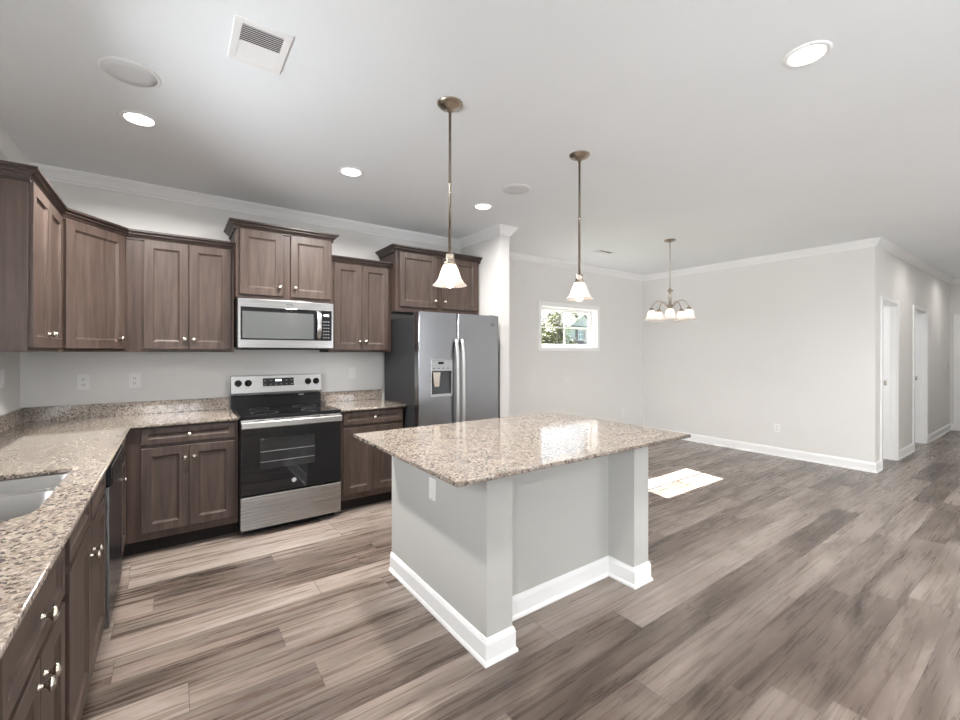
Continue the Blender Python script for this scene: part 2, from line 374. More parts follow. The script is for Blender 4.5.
# ------------------------------------------------------------------ room shell
ZC = 2.75
XW, YW, TW = 3.716, -0.7786, 0.1235      # partition beside the refrigerator
YD, XR, YE, XE = 0.117, 7.607, -2.956, 12.43
def struct_box(name, bs, mat):
    mb = MB()
    for b in bs: mb.box(*b)
    return struct(mb.build(name, mat))
struct_box('floor', [(-0.16, 12.7, -9.2, 0.35, -0.12, 0.0)], M['floor']).location
fl = bpy.data.objects['floor']
struct_box('ceiling', [(-0.16, 12.7, -9.2, 0.35, ZC, ZC + 0.12)], M['ceiling'])
def holed(a0, a1, z0, z1, holes):
    """rectangles covering [a0,a1]x[z0,z1] minus holes (h0,h1,hz0,hz1) sorted along a"""
    out = []; p = a0
    for h0, h1, q0, q1 in holes:
        out.append((p, h0, z0, z1))
        if q0 > z0: out.append((h0, h1, z0, q0))
        if q1 < z1: out.append((h0, h1, q1, z1))
        p = h1
    out.append((p, a1, z0, z1)); return out
WIN = (5.155, 6.372, 1.485, 2.082)        # dining window opening
SINKW = (-2.72, -1.68, 1.18, 2.10)
SIDEW = (-7.4, -4.8, 0.4, 2.4)  # unseen window opening added to let in light for the right wall
REARW = [(0.2, 1.5, 0.4, 2.4), (5.0, 6.3, 0.4, 2.4)]
struct_box('wall_back', [(-0.0, XW, 0.0, 0.12, 0, ZC)], M['wall'])
struct_box('wall_left', [(-0.14, 0.0, a, b, c, d) for a, b, c, d in holed(-9.14, 0.12, 0, ZC, [SIDEW, SINKW])], M['wall'])
struct_box('wall_partition', [(XW, XW + TW, YW, YD, 0, ZC)], M['wall'])
struct_box('wall_dining', [(a, b, YD, YD + 0.15, c, d) for a, b, c, d in holed(XW, XR + 0.12, 0, ZC, [WIN])], M['wall'])
struct_box('wall_right', [(XR, XR + 0.12, YE, YD, 0, ZC)], M['wall'])
D1, D2, DH = (7.87, 8.60), (9.555, 10.40), 2.04
struct_box('wall_hall', [(a, b, YE, YE + 0.13, c, d) for a, b, c, d in holed(XR + 0.12, XE, 0, ZC, [(D1[0], D1[1], 0, DH), (D2[0], D2[1], 0, DH)])], M['wall'])
struct_box('wall_hall_end', [(XE, XE + 0.12, -4.5, YD + 0.15, 0, ZC)], M['wall'])
struct_box('wall_hall_side', [(XR, XE, -4.52, -4.4, 0, ZC)], M['wall'])
struct_box('wall_front', [(XR, XR + 0.12, -9.14, -4.52, 0, ZC)], M['wall'])
struct_box('wall_rear', [(a, b, -9.14, -9.0, c, d) for a, b, c, d in holed(0, XR + 0.12, 0, ZC, REARW)], M['wall'])
struct_box('wall_bedroom', [(XR + 0.12, XE, -0.4, -0.28, 0, ZC), (9.0, 9.1, YE + 0.13, -0.4, 0, ZC)], M['wall'])

# crown moulding around the ceiling
CP = [(0, ZC - 0.087), (0.010, ZC - 0.087), (0.012, ZC - 0.076), (0.020, ZC - 0.070), (0.030, ZC - 0.052), (0.046, ZC - 0.030), (0.056, ZC - 0.020), (0.060, ZC - 0.010), (0.068, ZC - 0.008), (0.068, ZC), (0, ZC)]
CPATH = [(0, -9.0), (0, 0), (XW, 0), (XW, YW), (XW + TW, YW), (XW + TW, YD), (XR, YD), (XR, YE), (XE, YE), (XE, -4.4)]
for k in range(len(CPATH) - 1):
    mb = MB(); mb.sweep(CPATH, CP, k, k + 1, 1); struct(mb.build('trim_%d' % (k + 1), M['trim']))
# baseboards with a shoe moulding
def bprof(h): return [(0, 0), (0.024, 0), (0.024, 0.010), (0.019, 0.018), (0.014, 0.022), (0.014, h - 0.024), (0.010, h - 0.012), (0.006, h - 0.003), (0.0, h)]
def basebd(name, path, segs):
    mb = MB()
    for a, b in segs: mb.sweep(path, bprof(0.118), a, b, 1)
    return struct(mb.build(name, M['trim']))
basebd('baseboard_dining', [(XW, YW), (XW + TW, YW), (XW + TW, YD), (XR, YD), (XR, YE)], [(0, 1), (1, 2), (2, 3)])
basebd('baseboard_right', [(XR, YD), (XR, YE), (D1[0] - 0.058, YE)], [(0, 1), (1, 2)])
basebd('baseboard_hall', [(D1[1] + 0.058, YE), (D2[0] - 0.058, YE)], [(0, 1)])
basebd('baseboard_hall_end', [(D2[1] + 0.058, YE), (XE, YE), (XE, YE - 0.045)], [(0, 1), (1, 2)])

# hall doorways: casing and jambs
def doorway(name, a, b):
    mb = MB(); t = 0.018; cw = 0.058; y = YE
    for (x0, x1, z0, z1) in ((a - cw, a, 0, DH + cw), (b, b + cw, 0, DH + cw), (a, b, DH, DH + cw)):
        mb.box(x0, x1, y - t, y, z0, z1, 0.004); mb.box(x0, x1, y + 0.13, y + 0.13 + t, z0, z1, 0.004)
    o = struct(mb.build(name, M['trim']))
    j = MB(); j.box(a, a + 0.02, y - 0.002, y + 0.132, 0, DH, 0.001); j.box(b - 0.02, b, y - 0.002, y + 0.132, 0, DH, 0.001); j.box(a + 0.02, b - 0.02, y - 0.002, y + 0.132, DH - 0.02, DH, 0.001)
    j.build('door_jamb', M['trim'], o)
    st = MB(); st.box(b - 0.032, b - 0.02, y + 0.050, y + 0.085, 0, DH - 0.02, 0.001); st.box(a + 0.02, a + 0.032, y + 0.050, y + 0.085, 0, DH - 0.02, 0.001)
    st.build('door_stop', M['trim'], o)
    p = MB(); p.box(b - 0.0225, b - 0.0195, y + 0.093, y + 0.122, 0.98, 1.04, 0.0008); tag(p.build('strike_plate', M['nickel'], o), 'satin nickel strike plate')
    return o
doorway('door_1', *D1); doorway('door_2', *D2)
# door on the end wall of the hall
mb = MB(); ya = -3.005
for (y0, y1, z0, z1) in ((ya - 0.06, ya, 0, DH + 0.06), (ya - 0.95, ya - 0.89, 0, DH + 0.06), (ya - 0.89, ya - 0.06, DH, DH + 0.06)):
    mb.box(XE - 0.018, XE, y0, y1, z0, z1, 0.004)
d3 = struct(mb.build('door_3', M['trim']))
lf = MB(); lf.box(XE - 0.008, XE, ya - 0.89, ya - 0.06, 0.005, DH); 
for z0, z1 in ((0.2, 0.9), (1.05, 1.9)): lf.frame_panel((XE - 0.008, ya - 0.78, z0), (0, 1, 0), (0, 0, 1), (-1, 0, 0), 0.61, z1 - z0, 0.006, 0.02, 0.02, 0.004)
lf.build('door_leaf', M['trim'], d3)

# windows: o = lower corner of the opening on the room face, u along, n into the wall
def window(name, o, u, n, w, h, depth, panes=2, casing=0.058):
    o, u, n = Vector(o), Vector(u), Vector(n); z = Vector((0, 0, 1))
    def bx(mb, a0, a1, d0, d1, h0, h1, bev=0.002):
        p, q = o + u * a0 + n * d0 + z * h0, o + u * a1 + n * d1 + z * h1
        mb.box(min(p.x, q.x), max(p.x, q.x), min(p.y, q.y), max(p.y, q.y), min(p.z, q.z), max(p.z, q.z), bev)
    c = MB(); t = 0.016
    bx(c, -casing, 0, -t, 0, -casing, h + casing, 0.004); bx(c, w, w + casing, -t, 0, -casing, h + casing, 0.004)
    bx(c, 0, w, -t, 0, -casing, 0, 0.004); bx(c, 0, w, -t, 0, h, h + casing, 0.004)
    ob = struct(c.build(name, M['trim']))
    j = MB(); e = 0.008
    bx(j, 0, e, 0, depth, 0, h, 0); bx(j, w - e, w, 0, depth, 0, h, 0); bx(j, e, w - e, 0, depth, 0, e, 0); bx(j, e, w - e, 0, depth, h - e, h, 0)
    j.build('window_jamb', M['trim'], ob)
    f = MB(); d0, d1 = depth - 0.055, depth - 0.015; b = 0.045
    bx(f, e, e + b, d0, d1, e, h - e); bx(f, w - e - b, w - e, d0, d1, e, h - e); bx(f, e + b, w - e - b, d0, d1, e, e + b); bx(f, e + b, w - e - b, d0, d1, h - e - b, h - e)
    f.build('window_sash', M['white_plastic'], ob)
    g = MB(); bx(g, w / 2 - 0.009, w / 2 + 0.009, d0 + 0.016, d1 - 0.016, e + b, h - e - b, 0.001); bx(g, e + b, w - e - b, d0 + 0.0165, d1 - 0.0165, h / 2 - 0.008, h / 2 + 0.008, 0.001)
    g.build('window_muntin', M['white_plastic'], ob)
    gl = MB(); bx(gl, e + b - 0.004, w - e - b + 0.004, d1 - 0.009, d1 - 0.005, e + b - 0.004, h - e - b + 0.004, 0)
    gl.build('glass_pane', M['glass'], ob)
    return ob
window('window_1', (WIN[0], YD, WIN[2]), (1, 0, 0), (0, 1, 0), WIN[1] - WIN[0], WIN[3] - WIN[2], 0.15)
window('window_2', (0, SINKW[0], SINKW[2]), (0, 1, 0), (-1, 0, 0), SINKW[1] - SINKW[0], SINKW[3] - SINKW[2], 0.14)
window('window_3', (0, SIDEW[0], SIDEW[2]), (0, 1, 0), (-1, 0, 0), SIDEW[1] - SIDEW[0], SIDEW[3] - SIDEW[2], 0.14)  # added side window, unseen, in front of its fill lamp
for i, (a, b, c, d) in enumerate(REARW): window('window_%d' % (4 + i), (a, -9.0, c), (1, 0, 0), (0, -1, 0), b - a, d - c, 0.14)

# ------------------------------------------------------------------ cabinets
X, Y, Z = Vector((1, 0, 0)), Vector((0, 1, 0)), Vector((0, 0, 1))
def knob(p, n, parent):
    mb = MB(); mb.lathe([(0.009, 0), (0.009, 0.002), (0.0055, 0.005), (0.005, 0.013), (0.009, 0.017), (0.0155, 0.021), (0.0165, 0.025), (0.014, 0.029), (0.008, 0.032), (0.0, 0.033)], p, n, 18)
    return tag(mb.build('knob', M['nickel'], parent), 'round satin nickel knob')
def door(o, u, n, w, h, parent, kn=None, name='door', rail=0.056, t=0.019):
    """o = lower-left corner of the door on the carcass face; kn = (along, up) of the knob"""
    mb = MB(); mb.frame_panel(o, u, Z, n, w, h, t, rail); d = mb.build(name, M['wood'], parent)
    if kn: knob(Vector(o) + Vector(u) * kn[0] + Z * kn[1] + Vector(n) * t, n, d)
    return d
def cab_crown(parent, path, prof, i0, i1):
    mb = MB(); mb.sweep(path, prof, i0, i1, 1); return mb.build('crown_molding', M['wood_dark'], parent)
def crown_prof(z0, z1, p):
    h = z1 - z0
    return [(0, z0), (p * .26, z0), (p * .26, z0 + h * .14), (p * .18, z0 + h * .18), (p * .36, z0 + h * .40), (p * .52, z0 + h * .52), (p * .64, z0 + h * .54), (p * .64, z0 + h * .62), (p * .84, z0 + h * .76), (p, z0 + h * .80), (p, z1), (0, z1)]
UZ0, UZ1 = 1.412, 2.272
CPU_ = crown_prof(2.243, 2.312, 0.042)
LX, LY0, LY1 = 0.306, -1.396, -0.690      # left wall run
DGC = (0.600, -0.306)
UPATH = [(0, LY0), (LX, LY0), (LX, LY1), DGC, (1.292, -0.306)]
# left wall cabinet
t = thing('wall_cabinet', (LX / 2, (LY0 + LY1) / 2, UZ0), 'dark wood wall cabinet on the left wall, its plain end panel facing the room', 'cabinet')
mb = MB(); mb.box(0, LX, LY0, LY1, UZ0, UZ1, 0.0015); mb.build('carcass', M['wood'], t)
wd = (LY1 - LY0 - 0.03) / 2 - 0.002
door((LX, LY0 + 0.012, UZ0 + 0.022), Y, X, wd, 0.815, t, (wd - 0.028, 0.075))
door((LX, LY0 + 0.016 + wd, UZ0 + 0.022), Y, X, wd, 0.815, t, (0.028, 0.075))
cab_crown(t, UPATH, CPU_, 0, 2)
# diagonal corner cabinet
t = thing('corner_wall_cabinet', (0.3, -0.3, UZ0), 'dark wood single door wall cabinet set diagonally across the corner', 'cabinet')
mb = MB(); mb.prism([(0, 0), (0, LY1 + 0.001), (LX, LY1 + 0.001), DGC, (DGC[0], 0)], UZ0, UZ1); mb.build('carcass', M['wood_frame_shaded'], t)
a = Vector((LX, LY1, 0)); b = Vector((DGC[0], DGC[1], 0)); du = (b - a).normalized(); dn = Vector((du.y, -du.x, 0)); dl = (b - a).length
p = a + du * 0.028; dw = dl - 0.052
door((p.x, p.y, UZ0 + 0.022), du, dn, dw, 0.815, t, (dw - 0.045, 0.075))
cab_crown(t, UPATH, CPU_, 2, 3)
# cabinet left of the microwave
t = thing('wall_cabinet', (0.95, -0.153, UZ0), 'dark wood two door wall cabinet between the corner cabinet and the microwave', 'cabinet')
mb = MB(); mb.box(DGC[0] + 0.001, 1.292, -0.306, 0, UZ0, UZ1, 0.0015); mb.box(0.613, 0.683, -0.309, -0.304, UZ0, UZ1, 0.001); mb.build('carcass', M['wood_frame_shaded'], t)
door((0.705, -0.306, UZ0 + 0.022), X, -Y, 0.276, 0.815, t, (0.276 - 0.026, 0.075))
door((0.985, -0.306, UZ0 + 0.022), X, -Y, 0.284, 0.815, t, (0.028, 0.075))
cab_crown(t, UPATH, CPU_, 3, 4)
# cabinet over the microwave
t = thing('wall_cabinet', (1.68, -0.2, 1.857), 'raised deeper dark wood wall cabinet directly over the microwave', 'cabinet')
mb = MB(); mb.box(1.295, 2.057, -0.411, 0, 1.857, 2.44, 0.0015); mb.build('carcass', M['wood_frame_shaded'], t)
door((1.322, -0.411, 1.884), X, -Y, 0.322, 0.527, t, (0.322 - 0.026, 0.075))
door((1.706, -0.411, 1.884), X, -Y, 0.336, 0.527, t, (0.034, 0.078))
cab_crown(t, [(1.295, 0), (1.295, -0.411), (2.057, -0.411), (2.057, 0)], crown_prof(2.408, 2.476, 0.052), 0, 3)
# cabinet between microwave and refrigerator
t = thing('wall_cabinet', (2.37, -0.153, UZ0), 'narrow two door dark wood wall cabinet between microwave and refrigerator', 'cabinet')
mb = MB(); mb.box(2.059, 2.684, -0.306, 0, UZ0, UZ1, 0.0015); mb.build('carcass', M['wood_frame_shaded'], t)
door((2.106, -0.306, UZ0 + 0.022), X, -Y, 0.266, 0.815, t, (0.266 - 0.022, 0.08))
door((2.376, -0.306, UZ0 + 0.022), X, -Y, 0.276, 0.815, t, (0.032, 0.08))
cab_crown(t, [(2.06, -0.306), (2.684, -0.306)], CPU_, 0, 1)
# cabinet over the refrigerator
t = thing('wall_cabinet', (3.2, -0.2, 1.832), 'wide dark wood wall cabinet above the refrigerator', 'cabinet')
mb = MB(); mb.box(2.686, 3.700, -0.401, 0, 1.832, 2.44, 0.0015); mb.build('carcass', M['wood_frame_shaded'], t)
door((2.722, -0.401, 1.872), X, -Y, 0.425, 0.548, t, (0.425 - 0.024, 0.075))
door((3.212, -0.401, 1.872), X, -Y, 0.458, 0.548, t, (0.03, 0.075))
cab_crown(t, [(2.686, 0), (2.686, -0.401), (3.702, -0.401), (3.702, 0)], crown_prof(2.412, 2.478, 0.052), 0, 2)
mb = MB(); mb.sweep([(2.686, 0), (2.686, -0.401), (3.702, -0.401)], [(0, 1.818), (0.004, 1.818), (0.004, 1.835), (0, 1.835)], 0, 2, 1); mb.build('light_rail', M['wood_dark'], t)

# base cabinets
BZ = 0.894
def kick(parent, x0, x1, y0, y1): mb = MB(); mb.box(x0, x1, y0, y1, 0.0, 0.105); mb.build('toe_kick', M['kick'], parent)
DZ0, DZ1, DRZ0, DRZ1 = 0.160, 0.742, 0.768, 0.876
# nearest base cabinet on the left run
def left_base(y0, y1, name, label):
    t = thing(name, (0.3, (y0 + y1) / 2, 0), label, 'cabinet')
    kick(t, 0.03, 0.535, y0, y1); return t
t = left_base(-3.255, -2.648, 'base_cabinet', 'dark wood base cabinet with a drawer over two doors, nearest the camera')
mb = MB(); mb.box(0.005, 0.61, -3.255, -2.648, 0.105, BZ, 0.0015); mb.build('carcass', M['wood_frame_shaded'], t)
w2 = 0.281
door((0.61, -3.232, 0.712), Y, X, 0.564, 0.164, t, (0.282, 0.073), 'drawer', 0.036)
door((0.61, -3.232, DZ0), Y, X, w2, 0.53, t, (w2 - 0.026, 0.53 - 0.055)); door((0.61, -2.949, DZ0), Y, X, w2, 0.53, t, (0.026, 0.53 - 0.055))
t = left_base(-3.9, -3.257, 'base_cabinet', 'dark wood base cabinet running out of the frame at lower left')
mb = MB(); mb.box(0.005, 0.61, -3.9, -3.257, 0.105, BZ, 0.0015); mb.build('carcass', M['wood_frame_shaded'], t)
# sink base
t = left_base(-2.646, -1.734, 'sink_base_cabinet', 'dark wood two door base cabinet under the sink, beside the dishwasher')
mb = MB(); mb.box(0.005, 0.588, -2.646, -1.734, 0.105, 0.66); mb.box(0.588, 0.61, -2.646, -1.734, 0.105, BZ, 0.0015)
mb.box(0.005, 0.588, -2.646, -2.628, 0.66, BZ); mb.box(0.005, 0.588, -1.752, -1.734, 0.66, BZ); mb.build('carcass', M['wood_frame_shaded'], t)
w2 = 0.428
mb = MB(); mb.frame_panel((0.61, -2.60, DRZ0), Y, Z, X, w2 - 0.02, 0.108, 0.019, 0.034); mb.build('false_drawer_front', M['wood'], t)
mb = MB(); mb.frame_panel((0.61, -2.16, DRZ0), Y, Z, X, w2 - 0.02, 0.108, 0.019, 0.034); mb.build('false_drawer_front', M['wood'], t)
door((0.61, -2.60, DZ0), Y, X, w2, 0.582, t, (w2 - 0.03, 0.582 - 0.10)); door((0.61, -2.168, DZ0), Y, X, w2 - 0.012, 0.582, t, (0.03, 0.582 - 0.10))
# corner base on the left run
t = left_base(-1.118, -0.01, 'base_cabinet', 'dark wood base cabinet in the inner corner, beyond the dishwasher')
mb = MB(); mb.box(0.005, 0.61, -1.118, -0.006, 0.105, BZ, 0.0015); mb.build('carcass', M['wood_frame_shaded'], t)
door((0.61, -1.10, DRZ0), Y, X, 0.40, 0.108, t, None, 'drawer', 0.034)
door((0.61, -1.10, DZ0), Y, X, 0.40, 0.582, t, (0.03, 0.582 - 0.09))
# base cabinet left of the range
t = thing('base_cabinet', (0.95, -0.3, 0), 'dark wood base cabinet with one drawer and two doors, left of the range', 'cabinet')
mb = MB(); mb.box(0.612, 1.290, -0.61, -0.004, 0.105, BZ, 0.0015); mb.build('carcass', M['wood_frame_shaded'], t)
kick(t, 0.612, 1.290, -0.535, -0.03)
door((0.704, -0.61, DRZ0), X, -Y, 0.564, 0.110, t, (0.275, 0.052), 'drawer', 0.036)
door((0.704, -0.61, DZ0), X, -Y, 0.272, 0.582, t, (0.272 - 0.024, 0.582 - 0.085)); door((0.979, -0.61, DZ0), X, -Y, 0.289, 0.582, t, (0.027, 0.582 - 0.085))
# base cabinet right of the range
t = thing('base_cabinet', (2.37, -0.3, 0), 'dark wood base cabinet with one drawer and two doors, beside the refrigerator', 'cabinet')
mb = MB(); mb.box(2.060, 2.672, -0.61, -0.004, 0.105, BZ, 0.0015); mb.build('carcass', M['wood_frame_shaded'], t)
kick(t, 2.060, 2.672, -0.535, -0.03)
door((2.096, -0.61, DRZ0), X, -Y, 0.562, 0.110, t, (0.285, 0.055), 'drawer', 0.036)
door((2.096, -0.61, DZ0), X, -Y, 0.276, 0.582, t, (0.276 - 0.024, 0.582 - 0.085)); door((2.375, -0.61, DZ0), X, -Y, 0.283, 0.582, t, (0.027, 0.582 - 0.085))

# countertops
CT = 0.914
t = thing('countertop', (0.35, -1.6, BZ), 'speckled beige granite L shaped countertop with the sink cut out', 'countertop')
hole = rrect(0.10, 0.533, -2.535, -1.845, (0.035, 0.035, 0.09, 0.09))
plate_mesh('slab', [[(0.003, -3.9), (0.648, -3.9), (0.648, -0.648), (1.289, -0.648), (1.289, -0.003), (0.003, -0.003)], hole], BZ + 0.0005, CT, M['granite'], t)
mb = MB(); mb.box(0.003, 1.288, -0.023, -0.003, CT, CT + 0.102, 0.002); mb.box(0.003, 0.023, -3.9, -0.023, CT, CT + 0.102, 0.002); mb.build('backsplash', M['granite'], t)
t = thing('countertop', (2.37, -0.3, BZ), 'short speckled granite countertop between the range and refrigerator', 'countertop')
plate_mesh('slab', [[(2.058, -0.648), (2.690, -0.648), (2.690, -0.003), (2.058, -0.003)]], BZ + 0.0005, CT, M['granite'], t)
mb = MB(); mb.box(2.060, 2.70, -0.023, -0.003, CT, CT + 0.102, 0.002); mb.build('backsplash', M['granite'], t)

# sink
t = thing('kitchen_sink', (0.31, -2.19, 0.68), 'stainless double bowl sink set under the left granite countertop', 'sink')
def bowl(x0, x1, y0, y1, rr, dep):
    mb = MB(); k = 6
    def ring(i, z, q=1.0): return [(x, y, z) for x, y in rrect(x0 + i, x1 - i, y0 + i, y1 - i, tuple(max(0.01, r * q - i) if i < 0 else r * q for r in rr), k)]
    zt = BZ - 0.0005
    mb.loft([ring(-0.014, zt - 0.003), ring(-0.014, zt), ring(0.0, zt), ring(0.006, zt - 0.006), ring(0.014, zt - dep + 0.05), ring(0.022, zt - dep + 0.02), ring(0.05, zt - dep, 0.7)], True, False, True)
    return mb
o = bowl(0.100, 0.533, -2.095, -1.845, (0.035, 0.035, 0.045, 0.045), 0.20).build('bowl', M['sink_steel'], t)
mb = MB(); mb.lathe([(0.045, 0), (0.045, 0.003), (0.034, 0.002), (0.03, -0.004)], (0.31, -1.97, BZ - 0.1995), Z, 24); mb.build('drain', M['nickel'], o)
o = bowl(0.100, 0.533, -2.535, -2.125, (0.045, 0.045, 0.085, 0.085), 0.17).build('bowl', M['sink_steel'], t)
mb = MB(); mb.lathe([(0.045, 0), (0.045, 0.003), (0.034, 0.002), (0.03, -0.004)], (0.31, -2.33, BZ - 0.1695), Z, 24); mb.build('drain', M['nickel'], o)
mb = MB(); mb.box(0.112, 0.523, -2.124, -2.096, BZ - 0.03, BZ - 0.001, 0.002); mb.build('divider_cap', M['sink_steel'], t)

# dishwasher
t = thing('dishwasher', (0.32, -1.426, 0), 'stainless dishwasher with black control strip under the left countertop', 'dishwasher')
mb = MB(); mb.box(0.04, 0.60, -1.730, -1.121, 0.09, 0.875); mb.build('tub', M['black'], t)
mb = MB(); mb.box(0.601, 0.640, -1.728, -1.123, 0.115, 0.778, 0.004); mb.build('door', M['steel_v'], t)
mb = MB(); mb.box(0.601, 0.652, -1.728, -1.123, 0.782, 0.874, 0.006); mb.build('control_panel', M['black'], t)
mb = MB(); mb.box(0.05, 0.56, -1.726, -1.125, 0.0, 0.09); mb.build('toe_panel', M['kick'], t)

# ------------------------------------------------------------------ range
x0, x1 = 1.2935, 2.0555; yf = -0.694
t = thing('range', (1.674, -0.36, 0), 'freestanding stainless electric range with a black glass cooktop and oven door', 'range')
mb = MB(); mb.box(x0 + 0.002, x1 - 0.002, -0.655, -0.03, 0.06, 0.895); mb.box(x0 + 0.03, x1 - 0.03, -0.60, -0.06, 0.0, 0.06); mb.build('body', M['black'], t)
mb = MB(); mb.box(x0, x1, -0.690, -0.075, 0.896, 0.921, 0.004)
ck = mb.build('cooktop', M['black_glass'], t)
for (cx, cy, r) in ((1.49, -0.52, 0.10), (1.86, -0.52, 0.085), (1.49, -0.25, 0.075), (1.86, -0.25, 0.10)):
    mb = MB(); mb.lathe([(r - 0.004, 0), (r - 0.004, 0.0006), (r, 0.0006), (r, 0)], (cx, cy, 0.9208), Z, 40, False, False); mb.build('burner_ring', M['dark_grey'], ck)
mb = MB(); mb.box(x0 + 0.001, x1 - 0.001, -0.072, -0.02, 0.90, 1.022, 0.003); mb.build('backguard_base', M['black'], t)
mb = MB()
prof = [(-0.02, 1.020), (-0.085, 1.030), (-0.088, 1.050), (-0.066, 1.196), (-0.050, 1.202), (-0.02, 1.202)]
mb.loft([[(x0, y, z) for y, z in prof], [(x1, y, z) for y, z in prof]], True, True, True, False)
bgd = mb.build('backguard', M['steel_light'], t)
gn = Vector((0, -1, 0.15)).normalized(); gu = Vector((0, 0.15, 1)).normalized()
def on_guard(x, z): return Vector((x, -0.088 + 0.1507 * (z - 1.050), z))
def guard_plate(w, h, x, z, tk, name, mat, par):
    b = bmesh.new(); bmesh.ops.create_cube(b, size=1)
    mtx = Matrix.Translation(on_guard(x, z) + gn * tk * 0.5) @ Matrix((X, gu, gn)).transposed().to_4x4() @ Matrix.Diagonal((w, h, tk, 1))
    mb = MB(); mb.merge(b, mtx); return mb.build(name, mat, par)
dp = guard_plate(0.262, 0.072, 1.6745, 1.138, 0.004, 'control_display', M['black_glass'], bgd)
for k in range(4): guard_plate(0.009, 0.018, 1.652 + k * 0.014, 1.153, 0.0052, 'display_digit', M['digit'], dp)
for k in range(6):
    for zz in (1.118, 1.152):
        if zz > 1.13 and k in (2, 3): continue
        guard_plate(0.013, 0.006, 1.562 + k * 0.045, zz, 0.0050, 'touch_key', M['grey_plastic'], dp)
for kx in (1.348, 1.426, 1.934, 2.008):
    mb = MB(); mb.lathe([(0.029, 0), (0.029, 0.006), (0.024, 0.008), (0.022, 0.024), (0.019, 0.028), (0.0, 0.028)], on_guard(kx, 1.135), gn, 24)
    k = mb.build('control_knob', M['black'], bgd)
    b = bmesh.new(); bmesh.ops.create_cube(b, size=1)
    mb = MB(); mb.merge(b, Matrix.Translation(on_guard(kx, 1.135) + gn * 0.031) @ Matrix((X, gu, gn)).transposed().to_4x4() @ Matrix.Diagonal((0.009, 0.038, 0.012, 1))); mb.build('knob_grip', M['black'], k)
    guard_plate(0.012, 0.004, kx, 1.098, 0.001, 'knob_mark', M['dark_grey'], bgd)
mb = MB(); mb.box(1.85, 1.895, -0.0745, -0.0722, 1.008, 1.018); mb.build('indicator_strip', M['grey_plastic'], t)
# oven door
mb = MB(); mb.box(x0 + 0.003, x1 - 0.003, yf, -0.657, 0.318, 0.892, 0.004); dr = mb.build('oven_door', M['black_glass'], t)
mb = MB(); mb.box(1.430, 1.838, yf - 0.0012, yf + 0.002, 0.502, 0.738, 0.0005); ow = mb.build('oven_window', M['oven_window'], dr)
for z in (0.56, 0.64):
    mb = MB(); mb.tube([(1.432, yf - 0.0022, z), (1.836, yf - 0.0022, z)], 0.0018, 6); mb.build('oven_rack', M['grey_plastic'], ow)
mb = MB(); mb.box(x0 + 0.004, x1 - 0.004, yf - 0.003, yf + 0.02, 0.868, 0.893, 0.002); vt = mb.build('vent_trim', M['steel'], dr)
for a, b in ((1.42, 1.46), (1.53, 1.60), (1.615, 1.68), (1.75, 1.80), (1.82, 1.88), (1.91, 1.95)):
    mb = MB(); mb.box(a, b, yf - 0.0038, yf - 0.002, 0.882, 0.888); mb.build('vent_slot', M['slot'], vt)
mb = MB(); mb.box(x0 + 0.002, x1 - 0.002, yf - 0.040, yf - 0.022, 0.829, 0.880, 0.007, 3); mb.box(x0 + 0.01, x0 + 0.035, yf - 0.024, yf, 0.838, 0.872, 0.003); mb.box(x1 - 0.035, x1 - 0.01, yf - 0.024, yf, 0.838, 0.872, 0.003)
tag(mb.build('oven_handle', M['steel'], dr), 'wide flat stainless handle')
def badge(c, n, r, parent, disc, ring, letters=True):
    c, n = Vector(c), Vector(n)
    mb = MB(); mb.lathe([(r, 0), (r, 0.0015), (r * .95, 0.002), (0, 0.002)], c, n, 28); o = mb.build('emblem', disc, parent)
    mb = MB(); mb.lathe([(r * .82, 0.002), (r * .82, 0.0028), (r * .92, 0.0028), (r * .92, 0.002)], c, n, 28, False, False); mb.build('emblem_ring', ring, o)
    u = Vector((1, 0, 0))
    g = [(-.08, .28), (-.22, .42), (-.42, .40), (-.55, .15), (-.50, -.20), (-.30, -.40), (-.10, -.30), (-.08, -.05), (-.25, -.02)]
    e = [(.48, .32), (.30, .42), (.14, .28), (.24, .06), (.38, .02), (.22, -.04), (.10, -.22), (.26, -.42), (.52, -.30)]
    mb = MB()
    for ln in (g, e): mb.tube([c + u * (a * r) + Z * (b * r) + n * 0.0026 for a, b in ln], r * .06, 5)
    mb.build('emblem_letters', ring, o)
badge((1.676, yf, 0.385), (0, -1, 0), 0.017, dr, M['white_plastic'], M['dark_grey'])
mb = MB(); mb.box(x0 + 0.003, x1 - 0.003, yf, -0.657, 0.052, 0.304, 0.004); mb.build('storage_drawer', M['steel'], t)

# ------------------------------------------------------------------ microwave
x0, x1, z0, z1, yf = 1.2985, 2.0545, 1.444, 1.846, -0.483
t = thing('microwave', (1.676, -0.24, z0), 'stainless over the range microwave under the raised cabinet', 'microwave')
mb = MB(); mb.box(x0 + 0.002, x1 - 0.002, -0.445, -0.004, z0 + 0.004, z1 + 0.008, 0.003); mb.build('body', M['black'], t)
mb = MB(); mb.box(x0, x1, yf, -0.446, z0, z1, 0.006, 3); fr = mb.build('front_frame', M['steel_light'], t)
mb = MB(); mb.box(1.320, 2.036, yf - 0.004, yf + 0.004, 1.512, 1.778, 0.003); dg = mb.build('door_glass', M['black_glass'], fr)
mb = MB(); mb.box(1.332, 1.880, yf - 0.0052, yf - 0.002, 1.524, 1.742, 0.001); mb.build('door_window', M['micro_window'], fr)
mb = MB(); pts = [(1.918, yf - 0.012, 1.520), (1.920, yf - 0.038, 1.545), (1.921, yf - 0.044, 1.645), (1.920, yf - 0.038, 1.745), (1.918, yf - 0.012, 1.770)]
rings = []
